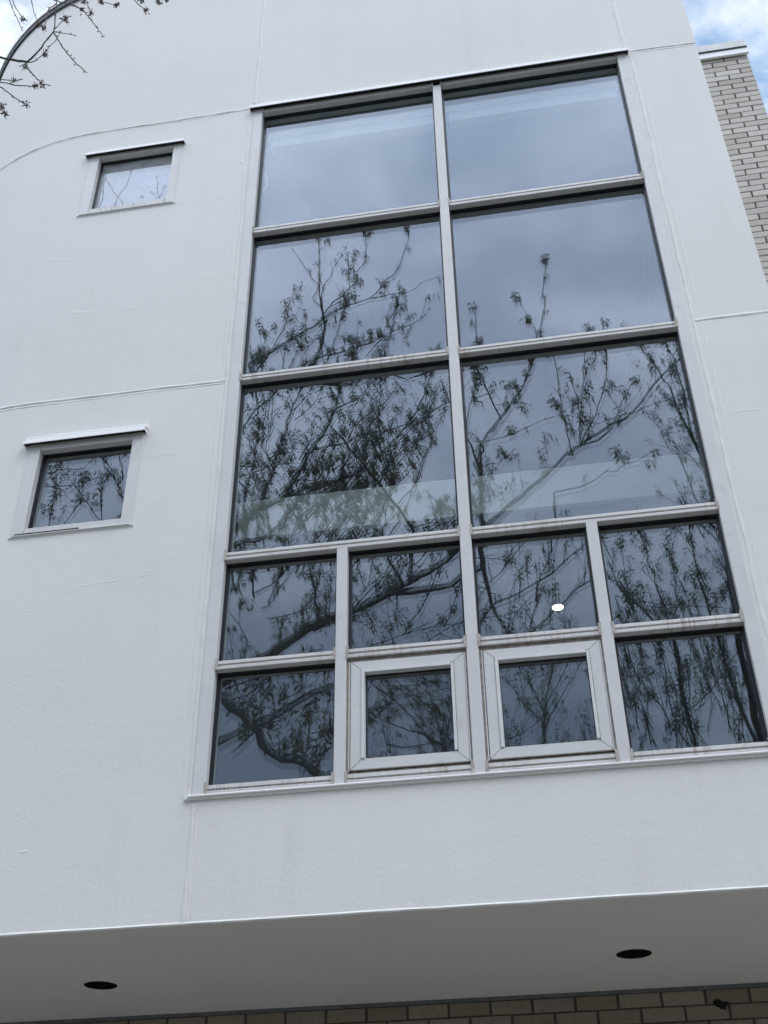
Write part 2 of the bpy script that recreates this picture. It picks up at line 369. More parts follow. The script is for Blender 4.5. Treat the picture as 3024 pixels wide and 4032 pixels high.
# ------------------------------------------------------------------ rooms behind the glass
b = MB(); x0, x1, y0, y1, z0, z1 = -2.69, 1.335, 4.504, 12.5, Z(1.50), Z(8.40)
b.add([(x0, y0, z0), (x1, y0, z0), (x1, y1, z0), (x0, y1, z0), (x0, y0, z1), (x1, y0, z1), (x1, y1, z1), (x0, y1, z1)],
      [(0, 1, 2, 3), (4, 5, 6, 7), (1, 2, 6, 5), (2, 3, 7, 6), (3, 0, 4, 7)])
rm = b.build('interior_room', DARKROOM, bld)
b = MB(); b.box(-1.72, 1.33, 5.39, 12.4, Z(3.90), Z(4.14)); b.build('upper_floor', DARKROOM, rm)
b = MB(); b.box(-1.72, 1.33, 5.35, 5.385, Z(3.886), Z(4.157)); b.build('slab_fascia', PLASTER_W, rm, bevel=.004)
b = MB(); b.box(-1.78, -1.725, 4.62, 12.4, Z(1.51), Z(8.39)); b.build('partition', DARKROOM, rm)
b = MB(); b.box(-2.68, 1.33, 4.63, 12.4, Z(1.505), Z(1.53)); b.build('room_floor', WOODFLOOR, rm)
cl = empty('ceiling_light', 'small round lit ceiling lamp seen glowing white through the window', 'ceiling light'); cl.location = (.0964, 6.473, Z(3.899))
def disc(name, r, z, m, par, r0=0.0):
    n = 40; t = .004; v = [(r*math.cos(2*math.pi*i/n), r*math.sin(2*math.pi*i/n), z) for i in range(n)]
    if not r0: return fast(name, v+[(p[0], p[1], z+.002) for p in v], [tuple(range(n))]+[(i, (i+1) % n, n+(i+1) % n, n+i) for i in range(n)], m, par, False)
    v += [(r0*math.cos(2*math.pi*i/n), r0*math.sin(2*math.pi*i/n), z) for i in range(n)]
    return fast(name, v, [(i, (i+1) % n, n+(i+1) % n, n+i) for i in range(n)], m, par, False)
disc('lens', .034, -.003, LAMP, cl); disc('trim_ring', .042, -.002, BLIND, cl, .035)

# ------------------------------------------------------------------ windows
rnd = random.Random(11)
def pane(par, x0, x1, z0, z1, y=4.552, go=None, ghost=1.0):
    cx, cz = (x0+x1)/2, (z0+z1)/2
    def sheet(name, y, m, ax, az, parent):
        v = [(x, y+(x-cx)*math.tan(az)+(z-cz)*math.tan(ax), Z(z)) for x, z in ((x0, z0), (x1, z0), (x1, z1), (x0, z1))]
        return fast(name, v, [(0, 1, 2, 3)], m, parent, False)
    d = math.radians
    a = sheet('pane', y, go or GLASS_O, d(rnd.uniform(-.02, .02)), d(rnd.uniform(-.02, .02)), par)
    sheet('pane', y+.016, GLASS_I, d(rnd.uniform(.05, .17))*ghost, d(rnd.uniform(-.10, .10))*ghost, par)
def gasket(b, x0, x1, z0, z1, y0=4.533, y1=4.558, w=.011, e=.012):
    b.box(x0-e, x0+w, y0, y1, Z(z0), Z(z1)); b.box(x1-w, x1+e, y0, y1, Z(z0), Z(z1))
    b.box(x0-e, x1+e, y0+.001, y1+.001, Z(z1-w), Z(z1+e)); b.box(x0-e, x1+e, y0+.001, y1+.001, Z(z0-e), Z(z0+.002))
YF = 4.494
def uframe(b, ox0, ox1, x0, x1, z0, z1, zt, y0=YF, y1=4.62):   # jambs joined by a sill bar hidden behind: one piece
    P = [(ox0, z0), (ox1, z0), (ox1, zt), (x1, zt), (x1, z1), (x0, z1), (x0, zt), (ox0, zt)]
    b.add([(x, y0, Z(z)) for x, z in P]+[(x, y1, Z(z)) for x, z in P], [(0, 1, 4, 5), (1, 2, 3, 4), (0, 5, 6, 7)]+[(12, 9, 8, 13), (12, 11, 10, 9), (15, 14, 13, 8)]+[(i, i+8, (i+1) % 8+8, (i+1) % 8) for i in range(8)])
win = MB(); uframe(win, -1.555, .902, -1.498, .847, 1.948, 1.9575, 6.80)
w = win.build('big_window', FRAME, bld)
w['label'] = 'tall gridded window of sixteen panes and two casements'
for (a, c, zt) in ((-.351, -.298, 6.757), (-.942, -.891, 3.148), (.240, .291, 3.148)):
    b = MB(); b.box(a, c, YF-.001, 4.62, Z(1.948), Z(zt)); b.build('mullion', FRAME, w, bevel=.0018)
def transom(x0, x1, zb, zt, m=TRANS, name='transom'):
    b = MB(); y = 4.4975
    b.profx([(4.60, Z(zt+.001)), (4.535, Z(zt)), (y+.012, Z(zt-.001)), (y+.001, Z(zt-.006)), (y, Z(zt-.022)), (y+.006, Z(zt-.0245)), (y+.006, Z(zt-.030)), (y+.001, Z(zt-.0315)), (y+.001, Z(zt-.0345)), (y-.001, Z(zt-.036)), (y-.001, Z(zb+.002)), (y+.001, Z(zb)), (4.60, Z(zb))], x0+.001, x1-.001)
    o = b.build(name, m, w)
    s = MB()
    for xe, d in ((x0, 1), (x1, -1)):                    # sealant smears at both ends
        n = 9; zz = [zb-.004+(zt-zb+.012)*i/(n-1) for i in range(n)]
        prof = [(xe-.004*d*(1+.6*wob(q*70, xe*9)), q) for q in zz]+[(xe+(.007+.010*abs(wob(q*90, xe*5+1)))*d, q) for q in reversed(zz)]
        k = len(prof); s.add([(x, 4.4915, Z(q)) for x, q in prof]+[(x, 4.503, Z(q)) for x, q in prof], [tuple(range(k))]+[(i, (i+1) % k, k+(i+1) % k, k+i) for i in range(k)])
    s.add([(x0+.01, y+.0052, Z(zt-.0245)), (x1-.01, y+.0052, Z(zt-.0245)), (x1-.01, y+.0052, Z(zt-.030)), (x0+.01, y+.0052, Z(zt-.030))], [(0, 1, 2, 3)])
    s.build('sealant', SEAL, o)
BIG = [(-1.498, -.351), (-.298, .847)]; QUAR = [(-1.498, -.942), (-.891, -.351), (-.298, .240), (.291, .847)]
for a, c in BIG:
    for zb, zt in ((5.541, 5.594), (4.329, 4.378), (3.150, 3.200)): transom(a, c, zb, zt)
    transom(a, c, 6.755, 6.806, FRAME, 'head')
for a, c in QUAR: transom(a, c, 2.550, 2.600); transom(a, c, 1.958, 2.000, name='sill_bar')
gk = MB()
for a, c in BIG:
    for z0, z1 in ((5.594, 6.755), (4.378, 5.541), (3.200, 4.329)): pane(w, a, c, z0, z1); gasket(gk, a, c, z0, z1)
for n, (a, c) in enumerate(QUAR):
    pane(w, a, c, 2.600, 3.150); gasket(gk, a, c, 2.600, 3.150)
    if n in (0, 3): pane(w, a, c, 2.000, 2.550, ghost=2.2 if n == 0 else 1); gasket(gk, a, c, 2.000, 2.550)
gk.build('gasket', GASKET, w)
def mitred(b, ox0, ox1, oz0, oz1, ix0, ix1, iz0, iz1, y0, y1, gap=.0012):
    g_ = gap
    for q in (((ox0, oz1-g_), (ox0, oz0+g_), (ix0, iz0+g_), (ix0, iz1-g_)), ((ox1, oz0+g_), (ox1, oz1-g_), (ix1, iz1-g_), (ix1, iz0+g_)),
              ((ox0+g_, oz0), (ox1-g_, oz0), (ix1-g_, iz0), (ix0+g_, iz0)), ((ox1-g_, oz1), (ox0+g_, oz1), (ix0+g_, iz1), (ix1-g_, iz1))):
        b.add([(x, y0, Z(z)) for x, z in q]+[(x, y1, Z(z)) for x, z in q], [(0, 1, 2, 3), (7, 6, 5, 4), (0, 4, 5, 1), (1, 5, 6, 2), (2, 6, 7, 3), (3, 7, 4, 0)])
for (a, c) in (QUAR[1], QUAR[2]):
    b = MB(); o0, o1, p0, p1 = a+.019, c-.014, 2.014, 2.528
    mitred(b, o0, o1, p0, p1, o0+.046, o1-.046, p0+.043, p1-.039, 4.5035, 4.56)
    sash = b.build('casement', FRAME, w, bevel=.0010)
    b = MB(); i0, i1, j0, j1 = o0+.0475, o1-.0475, p0+.0445, p1-.0405                      # glazing beads
    b.box(i0, i0+.015, 4.4985, 4.55, Z(j0+.004), Z(j1-.017)); b.box(i1-.013, i1, 4.4985, 4.55, Z(j0+.010), Z(j1-.004))
    b.box(i0+.0005, i1-.0145, 4.4995, 4.55, Z(j1-.016), Z(j1)); b.box(i0, i1, 4.5045, 4.55, Z(j0-.0005), Z(j0+.0035))
    b.build('glazing_bead', BEADW, sash, bevel=.0007)
    b = MB()                                              # dirty seals round the sash and in the mitres
    b.box(a-.001, a+.010, 4.505, 4.60, Z(2.0), Z(2.55)); b.box(c-.008, c+.001, 4.505, 4.60, Z(2.0), Z(2.55)); b.box(a, c, 4.509, 4.60, Z(2.53), Z(2.552)); b.box(a, c, 4.512, 4.60, Z(1.999), Z(2.010))
    mitred(b, a+.010, c-.008, 2.006, 2.540, o0+.05, o1-.05, p0+.047, p1-.043, 4.512, 4.60, 0)
    b.build('weather_seal', RUST, sash)
    for xa, xb in ((o1+.001, o1+.006), (o0-.009, o0-.004)): b = MB(); b.box(xa, xb, 4.5045, 4.56, Z(2.01), Z(2.53)); b.build('stop', FRAME, sash)
    b = MB(); gasket(b, i0+.013, i1-.012, j0+.002, j1-.014, 4.532, 4.546, .004, .004); b.build('gasket', GASKET, sash)
    pane(sash, i0+.012, i1-.011, j0, j1-.012, 4.541)
def flashing(par, x0, x1, zb, zt, proj, twin=False, name='head_flashing'):
    y = GY-proj; zb *= y/GY; zt *= y/GY; t = .003; b = MB()     # heights are read off the wall plane: bring them forward
    b.profx([(GY+.004, Z(zt+.016)), (y+.004, Z(zt)), (y+.001, Z(zt-.004)), (y, Z(zb+.002)), (y-.002, Z(zb)), (y+.002, Z(zb)), (y+t+.001, Z(zb+.006)), (y+t+.001, Z(zt-.006)), (GY+.004, Z(zt+.008))], x0, x1)
    if twin:
        zz = zt+.006; y2 = y+.012
        b.profx([(GY+.004, Z(zz+.032)), (y2+.003, Z(zz+.024)), (y2, Z(zz+.020)), (y2, Z(zz)), (y2+.005, Z(zz-.001)), (GY+.004, Z(zz+.002))], x0+.006, x1+.004)
    for s, e in ((x0, x0+.002), (x1-.002, x1)): b.box(s, e, y+.003, GY, Z(zb+.004), Z(zt+.002))
    o = b.build(name, FLASH, par)
    b = MB(); b.box(x0+.003, x1-.003, y+t+.002, GY-.0005, Z(zb+.010), Z(zt-.003)); b.build('painted_shade', GASKET, o)  # black fill paints in the shade beneath the flashing lip
    return o
flashing(w, -1.584, .922, 6.832, 6.868, .034)
def sillflash(par, x0, x1, zt, d=.016, p=.022, blackgap=False):
    b = MB(); y = GY-p
    b.profx([(GY+.01, Z(zt+.004)), (y+.002, Z(zt)), (y, Z(zt-.003)), (y+.001, Z(zt-d*.45)), (y+.008, Z(zt-d*.5)), (y+.009, Z(zt-d)), (GY+.002, Z(zt-d-.002))], x0, x1)
    for xe, s in ((x0, -1), (x1, 1)):                     # lumpy sealed ends
        n = 7; b.profx([(GY+.002, Z(zt+.002)), (y+.005, Z(zt-.002)), (y+.006, Z(zt-d*.9)), (GY+.002, Z(zt-d-.006))], min(xe, xe+s*.018), max(xe, xe+s*.018))
    o = b.build('sill_flashing', FLASH, par)
    if blackgap: b = MB(); b.box(x0+.012, x0+.36, YF-.004, YF+.01, Z(zt+.0045), Z(zt+.0085)); b.build('open_joint', GASKET, o)
    return o
sillflash(w, -1.568, .925, 1.949, .017, .018)
# blind cassettes behind the top panes, with a loose cord
for a, c in BIG:
    b = MB(); b.box(a+.030, c-.020, 4.640, 4.70, Z(6.560), Z(6.618)); b.box(a+.030, c-.020, 4.652, 4.71, Z(6.618), Z(6.665)); b.box(a+.012, c-.012, 4.640, 4.72, Z(6.665), Z(6.86))
    b.build('blind_cassette', BLIND, w, bevel=.004)
def tube(pts, rad, sides, v, f):
    n = len(pts); base = len(v); prev = None
    for i in range(n):
        p = Vector(pts[i]); q = Vector(pts[min(i+1, n-1)]); o_ = Vector(pts[max(i-1, 0)]); t = (q-o_)
        if t.length < 1e-7: t = Vector((0, 0, 1))
        t.normalize(); u = t.orthogonal().normalized() if prev is None else (prev-t*prev.dot(t))
        if u.length < 1e-5: u = t.orthogonal()
        u.normalize(); prev = u; w_ = t.cross(u)
        for k in range(sides):
            a = 2*math.pi*k/sides; d = (u*math.cos(a)+w_*math.sin(a))*rad[i]; v.append((p.x+d.x, p.y+d.y, p.z+d.z))
    for i in range(n-1):
        for k in range(sides):
            k2 = (k+1) % sides; f.append((base+i*sides+k, base+i*sides+k2, base+(i+1)*sides+k2, base+(i+1)*sides+k))
for pts in ([(-1.478, 4.615, Z(6.625)), (-1.466, 4.62, Z(6.58)), (-1.455, 4.62, Z(6.52)), (-1.443, 4.62, Z(6.46))], [(-1.487, 4.61, Z(6.26)), (-1.470, 4.615, Z(6.21)), (-1.468, 4.62, Z(6.15)), (-1.478, 4.62, Z(6.11)), (-1.490, 4.61, Z(6.075))]):
    v, f = [], []; tube(pts, [.004]*len(pts), 6, v, f); fast('blind_cord', v, f, BLIND, w)

def small_window(x0, x1, z0, z1, ox0, ox1, oz1, zs_, fx0, fx1, fz0, fz1, twin, go, label, deep=0.0):
    b = MB(); uframe(b, ox0, ox1, x0, x1, zs_-.006, zs_+.0015, oz1)
    s = b.build('small_window', FRAME, bld); s['label'] = label
    b = MB(); b.box(x0+.0008, x1-.0008, YF+.003, 4.60, Z(zs_+.002), Z(z0)); b.build('sill_bar', TRANS if not twin else FRAME, s, bevel=.0015)
    b = MB(); b.box(x0+.0008, x1-.0008, YF+.001, 4.60, Z(z1), Z(oz1)); b.build('head', FRAME, s, bevel=.0015)
    b = MB(); gasket(b, x0, x1, z0, z1, 4.534+deep, 4.558+deep); b.build('gasket', GASKET, s)
    pane(s, x0, x1, z0, z1, 4.552+deep, go)
    flashing(s, fx0, fx1, fz0, fz1, .036 if twin else .032, twin); sillflash(s, ox0+.004, ox1-.004, zs_, .011, .012, twin)
    v_, f_ = [], []
small_window(-2.607, -2.090, 5.995, 6.520, -2.668, -2.038, 6.575, 5.948, -2.702, -2.014, 6.583, 6.612, False, GLASS_B, 'upper small square window with cloud reflections painted in its glass, nearer the rounded corner top')
small_window(-2.586, -2.065, 3.475, 3.993, -2.648, -2.008, 4.052, 3.432, -2.680, -1.993, 4.058, 4.082, True, None, 'lower small square window with a white double-lipped hood')

# ------------------------------------------------------------------ brickwork
def bricks(x0, x1, z0, z1, y, pitch, course, xj, zj, gh, gv, seed, axis='x', depth=.07):
    r = random.Random(seed); b = MB(); row0 = math.floor((zj-z0)/course)+1
    for k in range(-3, row0):
        zc0 = zj-(k+1)*course+gv/2; zc1 = zj-k*course-gv/2
        if zc1 < z0 or zc0 > z1: continue
        zc0, zc1 = max(zc0, z0), min(zc1, z1)
        sh = xj+(pitch/2 if k % 2 else 0); i0 = math.floor((x0-sh)/pitch)-1
        for i in range(i0, i0+int((x1-x0)/pitch)+4):
            a, c = sh+i*pitch+gh/2, sh+(i+1)*pitch-gh/2
            a, c = max(a, x0), min(c, x1)
            if c-a < .02: continue
            j = lambda s=.0012: r.uniform(-s, s); d = r.uniform(-.0015, .0015); e = .0018
            a_, c_, z_, t_ = a+j(), c+j(), zc0+j(), zc1+j()
            P = [(a_+e, d, z_+e), (c_-e, d+j(.0006), z_+e), (c_-e, d+j(.0006), t_-e), (a_+e, d, t_-e), (a_, d+e, z_), (c_, d+e, z_), (c_, d+e, t_), (a_, d+e, t_), (a_, depth, z_), (c_, depth, z_), (c_, depth, t_), (a_, depth, t_)]
            F = [(0, 1, 2, 3), (0, 4, 5, 1), (1, 5, 6, 2), (2, 6, 7, 3), (3, 7, 4, 0), (4, 8, 9, 5), (5, 9, 10, 6), (6, 10, 11, 7), (7, 11, 8, 4)]
            b.add([(p[0], y+p[1], Z(p[2])) for p in P] if axis == 'x' else [(y-p[1], p[0], Z(p[2])) for p in P], F)
    return b
bb_ = empty('brick_building', 'grey brick building with a metal coping, rising behind the white wall at right', 'building')
B = bricks(1.35, 2.281, -1.5, 9.262, 6.30, .2125, .0672, 2.078, 9.240, .013, .0085, 5)
B.build('brickwork', BRICK, bb_)
b = MB(); b.box(1.349, 2.276, 6.309, 9.0, Z(-1.5), Z(9.30)); b.build('mortar', MORTAR, bb_)
B = bricks(6.31, 9.0, 3.0, 9.262, 2.2815, .2125, .0672, 6.416, 9.240, .013, .0085, 6, 'y'); B.build('brickwork', BRICK, bb_)
b = MB(); b.profx([(6.29, Z(9.216)), (6.274, Z(9.213)), (6.268, Z(9.216)), (6.268, Z(9.284)), (6.275, Z(9.290)), (6.29, Z(9.290))], 1.0, 2.296)
cp = b.build('coping', FLASH, bb_)
b = MB(); b.profx([(6.50, Z(9.301)), (6.262, Z(9.299)), (6.254, Z(9.295)), (6.254, Z(9.388)), (6.30, Z(9.400)), (6.50, Z(9.400))], 1.0, 2.284); b.build('cap', mat_flat('dull galvanised cap', (.62, .62, .61), .5, .08, scale=6), cp)
b = MB(); b.box(1.0, 2.292, 6.262, 6.50, Z(9.2895), Z(9.3015)); b.build('painted_shade', METALD, cp)  # dark strip paints in the shadow between coping and cap
for x, z in ((1.950, 9.312), (2.225, 9.310), (2.00, 9.378)):
    b = MB(); b.add([(x-.007, 6.2525, Z(z)), (x+.007, 6.2525, Z(z)), (x, 6.2515, Z(z+.012)), (x, 6.254, Z(z+.004))], [(0, 1, 2), (0, 2, 3), (1, 3, 2)])
    b.build('rivet', SEAL, cp)

bw = empty('brick_wall', 'shaded tan brick wall set back under the grey soffit', 'wall')
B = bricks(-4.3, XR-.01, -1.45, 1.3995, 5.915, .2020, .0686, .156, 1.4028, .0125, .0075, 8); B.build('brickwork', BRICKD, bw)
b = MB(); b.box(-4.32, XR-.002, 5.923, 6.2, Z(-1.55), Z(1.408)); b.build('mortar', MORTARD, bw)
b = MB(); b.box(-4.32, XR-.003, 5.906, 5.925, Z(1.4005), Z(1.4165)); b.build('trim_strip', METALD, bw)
b = MB(); r_ = random.Random(4); n = 22
pr = [(.629+(.026+.010*math.sin(3*t)+r_.uniform(-.006, .006))*math.cos(t)*1.15, 1.331+(.022+.007*math.cos(2*t+1)+r_.uniform(-.005, .005))*math.sin(t)) for t in [2*math.pi*i/n for i in range(n)]]
b.add([(x, 5.9125, Z(z)) for x, z in pr]+[(x, 5.93, Z(z)) for x, z in pr], [tuple(range(n))]+[(i, (i+1) % n, n+(i+1) % n, n+i) for i in range(n)])
b.build('knocked_out_hole', BLACK, bw)

# ------------------------------------------------------------------ trees
LIMBS = {
 'C1': ('A', [(-4.39,-3.5,8.37),(-3.45,-3.32,8.74),(-2.81,-3.14,9.0),(-2.32,-2.96,9.05),(-1.81,-2.79,9.18),(-1.23,-2.61,9.36),(-0.93,-2.43,9.45),(-0.52,-2.25,9.67),(-0.1,-2.07,9.87),(0.31,-1.89,10.11),(0.6,-1.71,10.22),(1.02,-1.54,10.34),(1.27,-1.36,10.36),(1.55,-1.18,10.61),(1.82,-1.0,10.74)], 0.1, 0.015),
 'C1a': ('A', [(-1.6,-2.8,9.35),(-1.55,-2.73,9.46),(-1.51,-2.67,9.6),(-1.45,-2.6,9.8)], 0.035, 0.015),
 'C1b': ('A', [(-2.78,-3.1,8.99),(-2.82,-3.1,9.35),(-2.86,-3.1,9.63),(-2.96,-3.1,10.01)], 0.03, 0.01),
 'C1c': ('A', [(-1.67,-2.8,9.3),(-1.84,-2.9,9.74),(-2.02,-3.0,10.17)], 0.02, 0.01),
 'C2': ('A', [(-3.23,-0.5,6.18),(-3.09,-0.47,6.24),(-2.79,-0.43,6.35),(-2.48,-0.4,6.43),(-2.25,-0.37,6.57),(-1.99,-0.33,6.62),(-1.72,-0.3,6.73)], 0.045, 0.03),
 'C3': ('A', [(-3.02,0.3,6.43),(-2.83,0.36,6.22),(-2.54,0.42,5.92),(-2.35,0.48,5.62),(-2.03,0.54,5.46),(-1.85,0.6,5.31)], 0.05, 0.04),
 'A1': ('A', [(-4.37,-3.6,10.73),(-4.07,-3.51,10.92),(-3.77,-3.42,11.1),(-3.39,-3.33,11.22),(-3.06,-3.24,11.31),(-2.66,-3.15,11.26),(-2.32,-3.05,11.3),(-2.16,-2.96,11.31),(-1.87,-2.87,11.48),(-1.48,-2.78,11.88),(-1.25,-2.69,12.31),(-1.18,-2.6,12.56)], 0.07, 0.012),
 'A2': ('A', [(-1.52,-2.9,10.14),(-1.61,-2.8,10.27),(-1.85,-2.7,10.66),(-2.12,-2.6,11.02),(-2.28,-2.5,11.23),(-2.47,-2.4,11.5)], 0.03, 0.012),
 'A3': ('A', [(-2.56,-2.9,11.07),(-2.47,-2.88,11.3),(-2.4,-2.85,11.5),(-2.35,-2.82,11.77),(-2.18,-2.8,12.15)], 0.02, 0.008),
 'A4': ('A', [(-3.35,-3.2,11.12),(-3.15,-3.17,11.48),(-2.96,-3.13,11.84),(-2.77,-3.1,12.16),(-2.62,-3.07,12.54),(-2.57,-3.03,12.93),(-2.59,-3.0,13.33)], 0.045, 0.02),
 'A5': ('A', [(-4.06,-3.0,10.18),(-3.85,-2.9,10.19),(-3.38,-2.8,10.25),(-3.01,-2.7,10.65),(-2.68,-2.6,10.81)], 0.04, 0.02),
 'A6': ('A', [(-3.82,-3.6,11.24),(-3.71,-3.66,11.75),(-3.52,-3.72,12.65),(-3.45,-3.78,13.19),(-3.32,-3.84,13.67),(-3.3,-3.9,14.22)], 0.04, 0.015),
 'A7': ('A', [(-4.01,-3.6,11.09),(-3.99,-3.52,11.5),(-3.87,-3.44,11.97),(-3.81,-3.36,12.59),(-3.87,-3.28,13.26),(-3.98,-3.2,13.68)], 0.03, 0.012),
 'A8': ('A', [(-2.93,-3.0,11.73),(-2.52,-2.88,11.66),(-2.13,-2.76,11.69),(-1.79,-2.64,11.62),(-1.43,-2.52,11.59),(-1.02,-2.4,11.72)], 0.025, 0.008),
 'R1': ('A', [(-3.06,-2.8,13.16),(-2.72,-2.68,13.14),(-2.03,-2.56,13.18),(-1.68,-2.44,13.24),(-1.38,-2.32,13.22),(-1.17,-2.2,13.24)], 0.02, 0.006),
 'R2': ('A', [(-3.1,-3.0,12.93),(-2.94,-3.05,13.46),(-2.82,-3.1,14.03),(-2.87,-3.15,14.61),(-2.92,-3.2,15.15),(-2.96,-3.25,15.78),(-3.01,-3.3,16.47)], 0.03, 0.006),
 'R3': ('A', [(-4.13,-3.2,13.58),(-3.94,-3.12,13.61),(-3.51,-3.04,13.81),(-2.94,-2.97,14.11),(-2.55,-2.89,14.32),(-2.07,-2.81,14.41),(-1.8,-2.73,14.64),(-1.58,-2.66,14.82),(-1.46,-2.58,15.15),(-1.39,-2.5,15.54)], 0.035, 0.006),
 'R4': ('A', [(-2.86,-3.1,14.56),(-3.0,-3.15,14.91),(-2.94,-3.2,15.15),(-3.19,-3.25,15.75),(-3.43,-3.3,16.31)], 0.012, 0.005),
 'R5': ('A', [(-2.67,-2.6,13.89),(-2.49,-2.58,13.99),(-2.03,-2.57,14.12),(-1.73,-2.55,14.11),(-1.41,-2.53,14.1),(-1.23,-2.52,14.24),(-1.02,-2.5,14.28)], 0.015, 0.005),
 'R6': ('A', [(-2.86,-3.0,14.26),(-2.67,-3.0,14.62),(-2.39,-3.0,14.84),(-2.27,-3.0,15.19),(-2.17,-3.0,15.35),(-2.14,-3.0,15.77),(-2.16,-3.0,16.08)], 0.018, 0.006),
 'R7': ('A', [(-2.84,-3.0,14.79),(-2.68,-3.0,15.31),(-2.47,-3.0,15.76)], 0.012, 0.005),
 'R8': ('A', [(-1.82,-2.6,12.65),(-1.82,-2.6,12.97),(-1.68,-2.6,13.58),(-1.58,-2.6,14.23)], 0.012, 0.005),
 'R9': ('A', [(-2.83,-3.2,13.49),(-2.65,-3.15,13.92),(-2.59,-3.1,14.31),(-2.45,-3.05,14.7),(-2.43,-3.0,15.54)], 0.015, 0.005),
 'R10': ('A', [(-4.06,-3.4,13.5),(-3.84,-3.4,13.85),(-3.57,-3.4,14.39),(-3.45,-3.4,14.97),(-3.39,-3.4,15.38)], 0.02, 0.006),
 'B1': ('B', [(-0.63,-2.2,9.03),(-0.62,-2.23,9.61),(-0.59,-2.25,10.52),(-0.52,-2.27,10.9),(-0.27,-2.3,11.28),(-0.02,-2.33,11.69),(0.17,-2.35,12.14),(0.26,-2.38,12.39),(0.34,-2.4,12.66)], 0.05, 0.015),
 'B1b': ('B', [(0.23,-2.4,12.58),(0.32,-2.4,12.8),(0.41,-2.4,13.02),(0.49,-2.4,13.7),(0.56,-2.4,14.2),(0.56,-2.4,14.35)], 0.014, 0.006),
 'B1c': ('B', [(0.32,-2.4,12.8),(0.25,-2.37,13.08),(0.15,-2.33,13.31),(0.07,-2.3,13.53)], 0.01, 0.005),
 'B1d': ('B', [(-0.59,-2.2,10.48),(-0.66,-2.15,10.76),(-0.71,-2.1,11.11),(-0.55,-2.05,11.64),(-0.5,-2.0,11.99)], 0.02, 0.008),
 'B1e': ('B', [(-0.27,-2.3,11.28),(-0.39,-2.27,11.7),(-0.49,-2.23,12.07),(-0.55,-2.2,12.47)], 0.02, 0.007),
 'B1f': ('B', [(-0.52,-2.3,10.92),(-0.22,-2.27,10.95),(0.09,-2.23,11.04),(0.39,-2.2,11.12)], 0.012, 0.005),
 'B2a': ('A', [(0.5,-1.7,10.11),(0.6,-1.7,10.21),(0.65,-1.7,10.5),(0.71,-1.7,10.8),(0.82,-1.7,11.49),(0.88,-1.7,11.78)], 0.018, 0.007),
 'B2b': ('A', [(0.62,-1.6,10.13),(0.76,-1.6,10.4),(0.87,-1.6,10.6),(1.05,-1.6,11.13),(1.11,-1.6,11.65)], 0.022, 0.007),
 'B2c': ('A', [(1.02,-1.4,10.22),(1.13,-1.4,10.48),(1.23,-1.4,10.68),(1.33,-1.4,10.86)], 0.012, 0.005),
 'B2d': ('A', [(0.5,-1.7,10.11),(0.48,-1.77,10.9),(0.49,-1.83,11.44),(0.47,-1.9,11.91)], 0.014, 0.006),
 'B2e': ('A', [(1.11,-1.4,10.27),(1.35,-1.35,10.4),(1.68,-1.3,10.43)], 0.01, 0.005),
 'B3': ('A', [(0.25,-1.2,9.22),(0.55,-1.18,9.24),(0.84,-1.15,9.35),(1.04,-1.12,9.41),(1.3,-1.1,9.51)], 0.014, 0.005),
 'N1': ('B', [(-0.62,-2.3,11.71),(-0.57,-2.3,12.17),(-0.51,-2.3,12.81),(-0.49,-2.3,13.15),(-0.47,-2.3,13.39)], 0.01, 0.005),
 'N2': ('B', [(0.96,-1.6,11.42),(0.95,-1.6,11.78),(0.94,-1.6,12.09)], 0.008, 0.005),
 'N3': ('B', [(1.08,-1.6,11.4),(1.12,-1.6,11.75),(1.14,-1.6,12.15)], 0.008, 0.005),
 'N4': ('B', [(-1.22,-2.4,12.42),(-1.17,-2.4,12.64),(-1.15,-2.4,12.78)], 0.008, 0.005),
 'D0': ('D', [(2.38,-4.0,8.97),(2.43,-4.0,10.31),(2.4,-4.0,11.46),(2.3,-4.0,12.18),(2.17,-4.0,12.87),(1.98,-4.0,13.52),(1.82,-4.0,14.0)], 0.06, 0.012),
 'D1': ('D', [(2.4,-4.0,11.46),(2.15,-3.93,11.72),(1.89,-3.87,12.13),(1.75,-3.8,12.32)], 0.02, 0.006),
 'D2': ('D', [(2.32,-4.0,12.11),(2.36,-4.07,12.86),(2.34,-4.13,13.63),(2.2,-4.2,14.17)], 0.025, 0.008),
 'D3': ('D', [(2.43,-4.0,10.31),(2.19,-3.87,10.73),(2.05,-3.73,11.51),(1.82,-3.6,11.57)], 0.02, 0.006),
 'D4': ('D', [(2.53,-5.0,7.55),(2.38,-5.0,8.47),(2.29,-5.0,9.31),(2.2,-5.0,10.22),(2.2,-5.0,11.01),(2.2,-5.0,11.31)], 0.05, 0.015),
 'D5': ('D', [(1.8,-5.5,7.7),(1.73,-5.44,8.75),(1.73,-5.38,9.59),(1.61,-5.32,10.49),(1.53,-5.26,11.28),(1.52,-5.2,11.57)], 0.05, 0.012),
 'D6': ('D', [(1.66,-5.2,8.37),(2.0,-5.13,8.57),(2.35,-5.07,8.92),(2.64,-5.0,9.22)], 0.02, 0.007),
 'D7': ('D', [(1.71,-5.2,9.49),(1.39,-5.15,9.91),(1.13,-5.1,10.28),(1.03,-5.05,10.7),(0.98,-5.0,11.0)], 0.03, 0.008),
 'D8': ('D', [(1.7,-5.3,7.88),(1.39,-5.2,8.53),(1.15,-5.1,8.92),(1.0,-5.0,9.28)], 0.03, 0.008),
 'D9': ('D', [(1.71,-5.2,9.49),(1.85,-5.17,10.21),(1.91,-5.13,10.81),(2.07,-5.1,11.3)], 0.02, 0.008),
 'D10': ('D', [(0.94,-4.0,9.53),(1.25,-4.0,9.41),(1.76,-4.0,9.3),(2.32,-4.0,9.18)], 0.015, 0.008),
